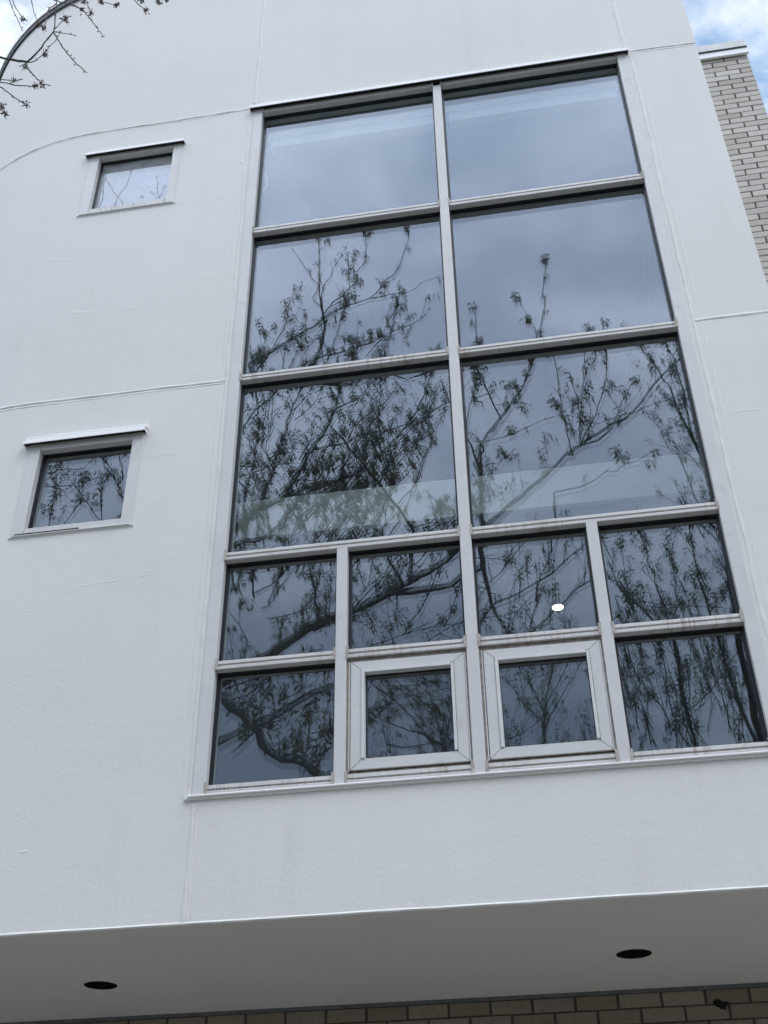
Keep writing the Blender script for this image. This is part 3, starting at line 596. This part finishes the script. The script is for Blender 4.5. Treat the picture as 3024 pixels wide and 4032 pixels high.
 'M1': ('B', [(-0.88,-2.5,8.23),(-0.54,-2.44,8.63),(-0.25,-2.38,8.72),(0.02,-2.32,8.83),(0.3,-2.26,8.99),(0.61,-2.2,9.25)], 0.03, 0.01),
 'M2': ('B', [(-0.29,-2.2,8.0),(0.02,-2.15,8.2),(0.22,-2.1,8.34),(0.4,-2.05,8.49),(0.58,-2.0,8.56)], 0.03, 0.01),
 'M3': ('B', [(-0.16,-2.3,8.19),(-0.07,-2.25,8.49),(-0.02,-2.2,8.71),(0.16,-2.15,9.04),(0.32,-2.1,9.38)], 0.015, 0.006),
 'M4': ('B', [(-0.78,-2.5,8.37),(-0.71,-2.45,8.74),(-0.44,-2.4,9.06),(-0.2,-2.35,9.29),(-0.02,-2.3,9.56)], 0.02, 0.006),
 'E0': ('E', [(-2.36,-14.0,11.54),(-2.46,-14.0,12.18),(-2.58,-14.0,13.06),(-2.76,-14.0,13.75),(-2.91,-14.0,14.47)], 0.1, 0.03),
 'E1': ('E', [(-2.44,-14.0,11.54),(-2.65,-14.0,12.23),(-3.4,-14.0,13.36),(-3.97,-14.0,13.92),(-4.31,-14.0,14.28)], 0.06, 0.02),
 'E2': ('E', [(-2.46,-14.0,12.18),(-2.22,-14.0,13.02),(-2.02,-14.0,13.77),(-1.87,-14.0,14.31)], 0.05, 0.02),
 'E3': ('E', [(-2.84,-14.0,12.55),(-3.36,-13.67,12.62),(-3.78,-13.33,12.76),(-3.96,-13.0,12.83)], 0.04, 0.015),
 'E4': ('E', [(-2.58,-14.0,13.06),(-3.0,-13.83,13.46),(-3.42,-13.67,13.83),(-3.59,-13.5,14.12)], 0.04, 0.015),
 'F0': ('F', [(-0.32,-15.0,12.19),(-0.27,-15.0,12.72),(-0.18,-15.0,13.5),(0.02,-15.0,14.24),(0.12,-15.0,14.82),(0.16,-15.0,15.73)], 0.1, 0.02),
 'F1': ('F', [(-0.2,-15.0,13.31),(-0.43,-15.0,14.04),(-0.69,-15.0,14.55),(-0.87,-15.0,15.02)], 0.05, 0.015),
 'F2': ('F', [(-0.25,-15.0,12.95),(0.23,-15.0,13.74),(0.62,-15.0,14.28),(0.9,-15.0,14.84)], 0.05, 0.015),
 'F3': ('F', [(-0.24,-15.0,13.08),(-0.71,-15.0,13.73),(-1.01,-15.0,14.34),(-1.24,-15.0,14.71)], 0.04, 0.015),
 'F4': ('F', [(-0.18,-15.0,13.5),(0.27,-14.83,14.13),(0.49,-14.67,14.5),(0.6,-14.5,15.13)], 0.04, 0.015),
 'S1': ('A', [(-5.5,-3.2,10.61),(-5.67,-3.24,11.36),(-5.82,-3.28,11.72),(-5.95,-3.32,12.02),(-6.13,-3.36,12.28),(-6.27,-3.4,12.56)], 0.03, 0.012),
 'S2': ('A', [(-5.79,-3.3,11.98),(-5.84,-3.3,12.19),(-5.91,-3.3,12.39),(-6.0,-3.3,12.59)], 0.015, 0.006),
 'S3': ('A', [(-7.12,-3.0,11.83),(-6.81,-3.0,11.66),(-6.5,-3.0,11.53),(-6.31,-3.0,11.6),(-6.07,-3.0,11.65)], 0.014, 0.006),
 'S4': ('A', [(-5.85,-3.0,10.89),(-6.02,-3.0,11.11),(-6.15,-3.0,11.33),(-6.33,-3.0,11.55),(-6.55,-3.0,11.86),(-6.74,-3.0,12.1)], 0.014, 0.006),
 'S5': ('A', [(-6.38,-2.9,10.71),(-6.24,-2.9,11.03),(-6.15,-2.9,11.22),(-6.15,-2.9,11.57)], 0.012, 0.006),
 'S6': ('A', [(-5.78,-2.9,10.76),(-5.85,-2.9,11.1),(-5.84,-2.9,11.44),(-5.83,-2.9,11.54)], 0.012, 0.006),
 'S7': ('A', [(-7.13,-3.1,12.05),(-6.9,-3.1,11.91),(-6.67,-3.1,11.95),(-6.29,-3.1,11.94),(-6.1,-3.1,12.12)], 0.012, 0.006),
 'S8': ('A', [(-6.56,-2.9,10.78),(-6.56,-2.9,11.03),(-6.56,-2.9,11.28)], 0.01, 0.006),
 'S9': ('A', [(-6.84,-2.9,11.32),(-6.65,-2.9,11.21),(-6.56,-2.9,11.3)], 0.008, 0.005),
 'U1': ('A', [(-4.84,0.5,12.68),(-4.83,0.5,13.03),(-4.84,0.5,13.32),(-4.85,0.5,13.55),(-4.85,0.5,13.79)], 0.008, 0.004),
 'U2': ('A', [(-4.75,0.5,12.87),(-4.66,0.5,13.05),(-4.6,0.5,13.27),(-4.54,0.5,13.48),(-4.52,0.5,13.66)], 0.008, 0.004),
 'U3': ('A', [(-4.75,-1.0,14.67),(-4.81,-1.0,15.03),(-4.85,-1.0,15.24),(-4.9,-1.0,15.53)], 0.008, 0.004),
 'U4': ('A', [(-4.81,-1.0,15.03),(-4.77,-1.0,15.16),(-4.74,-1.0,15.29)], 0.006, 0.004),
 'U5': ('A', [(-4.77,-1.0,14.75),(-4.85,-1.0,15.07),(-4.94,-1.0,15.18)], 0.006, 0.004),
 'U6': ('A', [(-4.99,-1.0,14.64),(-5.06,-1.0,14.98),(-5.08,-1.0,15.14)], 0.006, 0.004),
 'T1': ('T', [(-2.655,3.1,7.15),(-2.545,3.1,7.081),(-2.478,3.1,7.038),(-2.412,3.1,7.001),(-2.347,3.1,6.965),(-2.313,3.1,6.953)], 0.01, 0.006),
 'T1a': ('T', [(-2.313,3.1,6.956),(-2.263,3.083,6.988),(-2.217,3.067,7.065),(-2.177,3.05,7.11),(-2.175,3.033,7.197),(-2.18,3.017,7.323),(-2.175,3.0,7.386)], 0.0045, 0.003),
 'T1b': ('T', [(-2.312,3.1,6.949),(-2.281,3.11,6.963),(-2.251,3.12,7.032),(-2.229,3.13,7.12),(-2.211,3.14,7.201),(-2.209,3.15,7.277)], 0.003, 0.002),
 'T1c': ('T', [(-2.318,3.1,6.947),(-2.276,3.08,6.844),(-2.221,3.06,6.744),(-2.169,3.04,6.655),(-2.134,3.02,6.594),(-2.086,3.0,6.543)], 0.004, 0.0025),
 'T2': ('T', [(-2.176,3.05,7.105),(-2.102,3.02,6.94),(-2.032,2.99,6.793),(-1.952,2.96,6.638),(-1.891,2.93,6.527),(-1.842,2.9,6.434)], 0.004, 0.0025),
 'T3': ('T', [(-2.176,3.05,7.107),(-2.13,3.037,7.07),(-2.096,3.025,7.031),(-2.056,3.013,6.991),(-2.016,3.0,6.951)], 0.003, 0.002),
 'T4': ('T', [(-2.175,3.05,7.135),(-2.164,3.067,7.209),(-2.158,3.083,7.275),(-2.143,3.1,7.324)], 0.003, 0.002),
 'T5': ('T', [(-2.19,3.03,7.348),(-2.206,3.003,7.246),(-2.186,2.977,7.106),(-2.161,2.95,6.972)], 0.003, 0.002),
 'T5b': ('T', [(-2.204,3.0,7.24),(-2.184,3.0,7.209),(-2.165,3.0,7.182)], 0.0025, 0.002),
 'T6': ('T', [(-2.413,3.2,7.78),(-2.283,3.183,7.647),(-2.188,3.167,7.559),(-2.119,3.15,7.473),(-2.052,3.133,7.348),(-1.984,3.117,7.209),(-1.921,3.1,7.076)], 0.0045, 0.0025),
 'T7': ('T', [(-2.342,3.25,7.845),(-2.256,3.217,7.707),(-2.186,3.183,7.586),(-2.117,3.15,7.467)], 0.003, 0.0025),
 'T8': ('T', [(-2.641,3.2,7.87),(-2.573,3.2,7.684),(-2.519,3.2,7.561),(-2.477,3.2,7.454)], 0.003, 0.002),
 'T9': ('T', [(-2.627,3.2,7.866),(-2.547,3.2,7.676),(-2.507,3.2,7.6),(-2.495,3.2,7.573)], 0.003, 0.002),
 'T10': ('T', [(-2.498,3.2,7.828),(-2.463,3.2,7.707),(-2.434,3.2,7.611),(-2.398,3.2,7.516),(-2.381,3.2,7.471)], 0.003, 0.002),
 'T11': ('T', [(-2.481,3.0,6.713),(-2.39,3.0,6.675),(-2.311,3.0,6.643),(-2.281,3.0,6.632),(-2.253,3.0,6.631)], 0.003, 0.002),
 'T12': ('T', [(-2.444,2.95,6.646),(-2.347,2.95,6.576),(-2.304,2.95,6.551),(-2.224,2.95,6.504),(-2.165,2.95,6.481),(-2.118,2.95,6.473)], 0.0035, 0.0025),
 'T13': ('T', [(-2.405,2.9,6.569),(-2.302,2.9,6.463),(-2.268,2.9,6.429),(-2.22,2.9,6.374),(-2.166,2.9,6.309),(-2.108,2.9,6.253)], 0.0035, 0.0025),
 'T14': ('T', [(-2.365,2.9,6.377),(-2.257,2.9,6.266),(-2.233,2.9,6.247),(-2.202,2.9,6.211)], 0.003, 0.002),
 'T15': ('T', [(-2.103,3.1,7.537),(-2.085,3.1,7.479),(-2.058,3.1,7.413),(-2.025,3.1,7.331)], 0.0025, 0.002),
 'T16': ('T', [(-2.052,3.1,7.522),(-1.985,3.1,7.426),(-1.945,3.1,7.397),(-1.906,3.1,7.373),(-1.89,3.1,7.367)], 0.003, 0.002),
 'T17': ('T', [(-1.833,3.1,7.457),(-1.795,3.1,7.388),(-1.757,3.1,7.32),(-1.718,3.1,7.269)], 0.003, 0.002),
 'T18': ('T', [(-1.802,3.1,7.447),(-1.759,3.1,7.382),(-1.744,3.1,7.357)], 0.0025, 0.002),
 'T19': ('T', [(-1.673,3.1,7.409),(-1.653,3.1,7.325)], 0.0025, 0.002),
 'P1': ('T', [(-2.961,2.6,6.596),(-2.752,2.767,6.697),(-2.665,2.933,6.919),(-2.655,3.1,7.15)], 0.03, 0.011),
 'P2': ('T', [(-2.86,2.5,6.449),(-2.644,2.6,6.834),(-2.407,2.7,7.033),(-2.115,2.8,7.022),(-1.929,2.9,7.2),(-1.747,3.0,7.278),(-1.599,3.1,7.492)], 0.022, 0.005),
 'P3': ('T', [(-2.783,2.8,6.75),(-2.577,2.875,6.656),(-2.446,2.95,6.655)], 0.01, 0.005),
}
BLOSSOMS = [(-2.377,3.05,7.287),(-2.27,3.05,7.193),(-1.991,3.05,7.232),(-1.86,3.05,7.273),(-1.952,3.05,7.329),(-2.052,3.05,7.362),(-1.69,3.05,7.175),(-1.723,3.05,7.276),(-1.626,3.05,7.232),(-1.59,3.05,7.241),(-2.283,3.05,6.828),(-2.196,3.05,6.641),(-2.215,3.05,6.492),(-2.316,3.05,6.452),(-2.342,3.05,6.515),(-2.045,3.05,7.278),(-2.235,3.05,7.164),(-2.319,3.05,6.716),(-2.155,3.05,6.644),(-2.129,3.05,7.211),(-2.189,3.05,6.911)]

T = random.Random(21)
def rv(s=1.0): return Vector((T.gauss(0, s), T.gauss(0, s), T.gauss(0, s)))
def smooth_path(pts, step=.12, jit=.012):
    P = [Vector(p) for p in pts]; o = []
    for i in range(len(P)-1):
        a, b_, c, d = P[max(i-1, 0)], P[i], P[i+1], P[min(i+2, len(P)-1)]
        n = max(2, int((c-b_).length/step))
        for k in range(n):
            t = k/n; o.append(.5*((2*b_)+(c-a)*t+(2*a-5*b_+4*c-d)*t*t+(3*b_-a-3*c+d)*t**3)+(rv(jit) if (i or k) else Vector()))
    o.append(P[-1]); return o
class Tree:
    def __init__(s, name, label, leaf, leafsize, dens):
        s.root = empty(name, label, 'tree', 'trees mirrored in the glass'); s.wv, s.wf, s.tv, s.tf, s.lv, s.lf = [], [], [], [], [], []
        s.leaf, s.ls, s.dens = leaf, leafsize, dens; s.nodes = []
    def limb(s, pts, r0, r1, step=.12, jit=.012, sides=7, wood=True):
        P = smooth_path(pts, step, jit); n = len(P)
        rad = [(r1+(r0-r1)*(1-i/(n-1))**1.5)*(1+.17*T.uniform(-1, 1)) for i in range(n)]
        tube(P, rad, sides, s.wv if wood else s.tv, s.wf if wood else s.tf)
        s.nodes += [(p, r) for p, r in zip(P[::3], rad[::3])]; return P, rad
    def link(s, pts, r0, up=3):                                # carry a limb back to the nearest lower wood
        p = Vector(pts[0]); c = None
        for q, r in s.nodes:
            dd = (q-p).length+max(0, q.z-p.z)*up+(0 if r >= r0*.7 else 1.5)
            if c is None or dd < c[0]: c = (dd, q, r)
        if c and .15 < (c[1]-p).length:
            m = (p+c[1])/2+Vector((0, 0, -.12*(p-c[1]).length))+rv(.03)
            s.limb([tuple(c[1]), tuple(m), tuple(p)], min(c[2], r0*1.3), r0, .15)
    def cluster(s, p, n=None, k=1.0):
        for _ in range(n or T.randint(4, 9)):
            L = s.ls*T.uniform(.55, 1.25)*k; d = Vector((T.gauss(0, .38), T.gauss(0, .38), -1+abs(T.gauss(0, .45)))).normalized()
            b0 = p+rv(.020*k); w_ = d.cross(rv()).normalized()*L*T.uniform(.10, .17); base = len(s.lv)
            bend = rv(.12*L)
            for q in (b0, b0+d*L*.45+w_+bend, b0+d*L+bend*.5, b0+d*L*.5-w_+bend): s.lv.append((q.x, q.y, q.z))
            s.lf.append((base, base+1, base+2)); s.lf.append((base, base+2, base+3))
    def twig(s, p, d, L, r, depth, leafy, up):
        n = max(3, int(L/.07)); P = [p.copy()]; d = d.normalized(); curl = rv(.05)
        for i in range(n):
            d = (d+rv(.085)+curl+Vector((0, 0, up*.10))).normalized(); P.append(P[-1]+d*(L/n))
        rad = [r*(1-.72*i/n) for i in range(n+1)]; tube(P, rad, 4 if r > .004 else 3, s.tv, s.tf)
        for i in range(1, n+1):
            if depth > 0 and T.random() < .34*s.dens and i < n:
                q = (P[i]-P[i-1]).normalized(); e = (q*T.uniform(.5, 1.0)+rv(.55)+Vector((0, 0, up*.35))).normalized()
                s.twig(P[i], e, L*T.uniform(.25, .6), max(r*.6, .0022), depth-1, leafy, up)
            if T.random() < leafy*(.22 if i < n else .9): s.cluster(P[i])
    def dress(s, P, rad, every, L, leafy, up=1.0, depth=2, start=0.0):
        acc = 0
        for i in range(1, len(P)-1):
            acc += (P[i]-P[i-1]).length
            if i < len(P)*start: continue
            if acc > every*T.uniform(.6, 1.5):
                acc = 0; q = (P[i+1]-P[i-1]).normalized()
                d = (q*T.uniform(.2, .9)+rv(.5)+Vector((0, 0, up*.6))).normalized()
                s.twig(P[i], d, L*T.uniform(.45, 1.25), T.uniform(.0035, .0075), depth, leafy, up)
        s.twig(P[-1], (P[-1]-P[-2]), L*.4, rad[-1]*.9, 1, leafy, up)
    def finish(s, bark=BARK):
        fast('trunk', s.wv, s.wf, bark, s.root); 
        if s.tv: fast('branches', s.tv, s.tf, TWIG, s.root)
        if s.lv: fast('leaves', s.lv, s.lf, s.leaf, s.root, False)
A = Tree('maple_tree', 'big budding maple whose twigs hang across the top left of the photo', LEAF, .078, 1.3); del A.root['group']
A.limb([(-5.7, -3.6, -.1), (-5.6, -3.6, 2.0), (-5.45, -3.6, 4.8), (-5.2, -3.6, 7.2)], .30, .20, .4, .02, 12)
A.limb([(-5.2, -3.6, 7.2), (-4.95, -3.7, 9.5), (-4.7, -3.7, 11.5), (-4.35, -3.5, 13.2), (-4.3, -3.5, 14.6)], .16, .04, .3, .02, 10)
A.limb([(-5.42, -3.5, 4.9), (-5.0, -2.5, 5.5), (-4.2, -1.3, 5.95), (-3.23, -.5, 6.18)], .10, .05, .2, .015, 8)
A.limb([(-4.6, -1.9, 5.75), (-4.4, .2, 6.35), (-3.9, 1.5, 6.6), (-2.961, 2.6, 6.596)], .06, .032, .2, .012, 8)
A.limb([(-4.42, .1, 6.33), (-3.6, .25, 6.45), (-3.02, .3, 6.43)], .055, .05, .2, .01, 8)
A.nodes = [q for q in A.nodes if q[0].x < -4.4 or q[0].z > 7]
order = sorted([k for k, v in LIMBS.items() if v[0] in 'AB'], key=lambda k: (k in ('C2', 'C3'), -LIMBS[k][2], LIMBS[k][1][0][2]))
SPEC = {'C1': (.09, .70, .35), 'C2': (.13, .45, .60), 'C3': (.07, .5, .8), 'A2': (.3, .5, .5), 'B1': (.17, .42, .85), 'B1d': (.12, .35, .8), 'B1e': (.12, .3, .8), 'B3': (.14, .22, .9),
        'B2a': (.14, .26, .8), 'B2b': (.14, .26, .8), 'B2c': (.3, .16, .7), 'B2d': (.22, .24, .75), 'B2e': (.4, .2, .2), 'M1': (.06, .55, .16), 'M2': (.06, .55, .14), 'M3': (.07, .45, .15), 'M4': (.07, .5, .15),
        'N1': (.12, .14, 1.0), 'N2': (.2, .06, 1.0), 'N3': (.2, .06, 1.0), 'N4': (.2, .08, 1.0), 'B1b': (.30, .10, .95), 'B1c': (.2, .12, .95), 'R4': (.9, .1, .2), 'R5': (.22, .14, .35), 'R3': (.20, .3, .6), 'R7': (.5, .12, .4), 'R2': (.22, .22, .7), 'R6': (.2, .2, .9)}
for k in order:
    t, pts, r0, r1 = LIMBS[k]
    if k == 'C2': pts = pts[:-1]
    if k not in ('C2', 'C3'): A.link(pts, r0*.7, 0 if k in ('B3', 'B2a', 'B2b', 'B2d') else 3)
    P, rad = A.limb(pts, r0*(.85 if k[0] != 'B' and k[0] != 'M' else .65), r1, .12, .010, 7 if r0 > .02 else 5)
    if k[0] == 'U':
        for i in range(2, len(P), 2): A.cluster(P[i], 2, .55)
        A.cluster(P[-1], 3, .6); continue
    ev, L, lf = SPEC.get(k, (.13, .50, .60) if k[0] in 'A' else (.10, .34, 1.0) if k[0] == 'R' else (.16, .35, .9))
    A.dress(P, rad, ev, L, lf)
# the thick of the crown
for _ in range(56):
    p = Vector((T.uniform(-5.3, -1.9), T.uniform(-5.0, -3.0), T.uniform(9.6, 12.8))); q = p+Vector((T.uniform(-.2, .9), T.uniform(-.4, .6), T.uniform(.9, 1.9)))
    if q.z-1.55 > 11.5+.25*(q.x+4.7): q.z = 12.6+T.uniform(-.3, .5)
    P, rad = A.limb([tuple(p), tuple((p+q)/2+rv(.12)), tuple(q)], .016, .005, .14, .012, 5); A.dress(P, rad, .13, .55, .32, 1.0, 2)
for _ in range(30):
    p = Vector((T.uniform(-3.4, -1.4), T.uniform(-3.8, -2.6), T.uniform(9.9, 11.0))); q = p+Vector((T.uniform(.2, 1.2), T.uniform(-.3, .6), T.uniform(.4, 1.3)))
    P, rad = A.limb([tuple(p), tuple((p+q)/2+rv(.12)), tuple(q)], .012, .004, .14, .012, 5); A.dress(P, rad, .16, .38, .75)
for _ in range(20):
    p = Vector((T.uniform(-3.9, -1.9), T.uniform(-3.5, -2.9), T.uniform(12.5, 13.3))); q = p+Vector((T.uniform(0, .5), T.uniform(-.2, .2), T.uniform(.5, 1.0)))
    P, rad = A.limb([tuple(p), tuple((p+q)/2+rv(.05)), tuple(q)], .009, .004, .14, .012, 5); A.dress(P, rad, .13, .30, .95)
for _ in range(46):                                      # low sprays seen in the bottom panes
    p = Vector((T.uniform(-3.6, -.6), T.uniform(-2.8, -.8), T.uniform(6.3, 9.0))); q = p+Vector((T.uniform(-.2, 1.1), T.uniform(-.4, .4), T.uniform(-.1, .7)))
    P, rad = A.limb([tuple(p), tuple((p+q)/2+rv(.10)), tuple(q)], .009, .004, .14, .012, 5); A.dress(P, rad, .12, .45, .36, .4, 3)
# twigs in plain view at the top left
for k, (t, pts, r0, r1) in LIMBS.items():
    if t != 'T': continue
    P, rad = A.limb(pts, r0, r1, .022, .0012, 6, k[0] == 'P')
    if k in ('P1', 'P2', 'P3'): continue
    for i in range(3, len(P)-1, 3):                      # buds on short spurs
        if T.random() < .75:
            d = (rv(.6)+(P[i+1]-P[i-1]).normalized()*.7).normalized(); L = T.uniform(.010, .022)
            tube([P[i], P[i]+d*L*.45, P[i]+d*L*.75, P[i]+d*L], [.0012, .0022, .0026, .0004], 5, A.tv, A.tf)
    d = (P[-1]-P[-2]).normalized(); tube([P[-1], P[-1]+d*.008, P[-1]+d*.02], [.0022, .0034, .0004], 5, A.tv, A.tf)
bv, bf = [], []
for c in BLOSSOMS:
    c = Vector(c)
    for _ in range(T.randint(26, 40)):
        d = (rv()+Vector((0, 0, -.55))).normalized(); L = T.uniform(.010, .024); w_ = d.cross(rv()).normalized()*T.uniform(.0022, .0048); b0 = c+rv(.006); k = len(bv)
        for q in (b0, b0+d*L*.55+w_, b0+d*L, b0+d*L*.55-w_): bv.append((q.x, q.y, q.z))
        bf += [(k, k+1, k+2), (k, k+2, k+3)]
A.finish(); fast('blossoms', bv, bf, BLOOM, A.root, False)

D_ = Tree('young_tree', 'upright leafy young tree mirrored along the right edge of the window', LEAFG, .065, 1.15)
D_.limb([(2.9, -4.9, -.1), (2.85, -4.9, 3.0), (2.7, -4.9, 5.5), (2.53, -5, 7.55)], .16, .08, .3, .02, 10)
for k, (t, pts, r0, r1) in LIMBS.items():
    if t == 'D': D_.link(pts, r0*.6); P, rad = D_.limb(pts, r0*.6, r1*.7); D_.dress(P, rad, .08, .50, .62, 1.3, 3)
for _ in range(46):
    p = Vector((T.uniform(.9, 3.2), T.uniform(-6, -4.4), T.uniform(7.3, 9.2))); q = p+Vector((T.uniform(-.35, .35), T.uniform(-.3, .3), T.uniform(.8, 1.8)))
    P, rad = D_.limb([tuple(p), tuple((p+q)/2+rv(.08)), tuple(q)], .010, .004, .14, .01, 5); D_.dress(P, rad, .15, .34, .72, 1.4)
for _ in range(12):
    p = Vector((T.uniform(2.2, 3.0), T.uniform(-4.6, -3.6), T.uniform(9.6, 12.4))); q = p+Vector((T.uniform(-.5, .1), T.uniform(-.3, .3), T.uniform(.6, 1.3)))
    P, rad = D_.limb([tuple(p), tuple((p+q)/2+rv(.08)), tuple(q)], .010, .004, .14, .01, 5); D_.dress(P, rad, .15, .34, .8, 1.3)
D_.finish()
for name, key, label, base in (('bare_tree', 'E', 'bare grey tree with forked trunk mirrored in the left casement', (-2.2, -14)), ('bare_tree', 'F', 'bare fan-shaped tree mirrored in the right casement', (-.4, -15))):
    t_ = Tree(name, label, LEAF, .09, 1.25); p0 = LIMBS[key+'0'][1][0]
    t_.limb([(base[0], base[1], -.1), (base[0], base[1], 5), ((base[0]+p0[0])/2, base[1], 9), p0], .28, .12, .5, .02, 10)
    for k, (t, pts, r0, r1) in LIMBS.items():
        if t == key: t_.link(pts, r0); P, rad = t_.limb(pts, r0*.5, r1*.5); t_.dress(P, rad, .16, 1.15, .10, 1.5, 3)
    for _ in range(30):
        p = Vector((p0[0]+T.gauss(0, 1.3), base[1]+T.gauss(0, .8), T.uniform(10.5, 12.2))); q = p+Vector((T.gauss(0, .4), T.gauss(0, .3), T.uniform(1.0, 2.2)))
        P, rad = t_.limb([tuple(p), tuple((p+q)/2+rv(.1)), tuple(q)], .018, .006, .2, .015, 5); t_.dress(P, rad, .25, .7, .22, 1.5)
    t_.finish(BARKFAR)
# scrubby tree filling the lowest panes
h_ = Tree('shrubby_tree', 'low twiggy tree mirrored along the bottoms of the lowest panes', LEAF, .08, 1.1)
h_.limb([(-1.2, -9, -.1), (-1.1, -9, 3.0), (-1.0, -9, 5.5)], .14, .09, .4, .02, 9)
for i in range(34):
    x = -4.6+7.6*i/33; p = Vector((x*.45-.6, -9+T.gauss(0, .4), 5.3+T.uniform(0, 1.0))); q = Vector((x+T.gauss(0, .2), -9+T.gauss(0, .7), 8.0+T.uniform(-.4, .55)))
    h_.link([tuple(p)], .02); P, rad = h_.limb([tuple(p), tuple((p+q)/2+rv(.15)), tuple(q)], .022, .006, .2, .015, 5); h_.dress(P, rad, .09, .60, .45, 1.2, 3, .3)
h_.finish()

# unseen leafy screen added below the panes' reflections to shade the wall's foot
hv, hf = [], []
for _ in range(52000):
    x, y, z = T.uniform(-15, 15), T.uniform(-8.4, -6.6), 7.3*T.random()**.75; z += .25*wob(x*.8, y)
    d = rv().normalized()*T.uniform(.16, .30); e = d.cross(rv()).normalized()*.08; k = len(hv)
    for q in (Vector((x, y, z))-d*.5, Vector((x, y, z))+e, Vector((x, y, z))+d*.5, Vector((x, y, z))-e): hv.append((q.x, q.y, q.z))
    hf.append((k, k+1, k+2, k+3))
hd = fast('shade_screen', hv, hf, LEAFG, None, False); tag(hd, kind='stuff'); tag(hd, 'unseen leafy screen added to shade the foot of the wall', 'shade_screen')
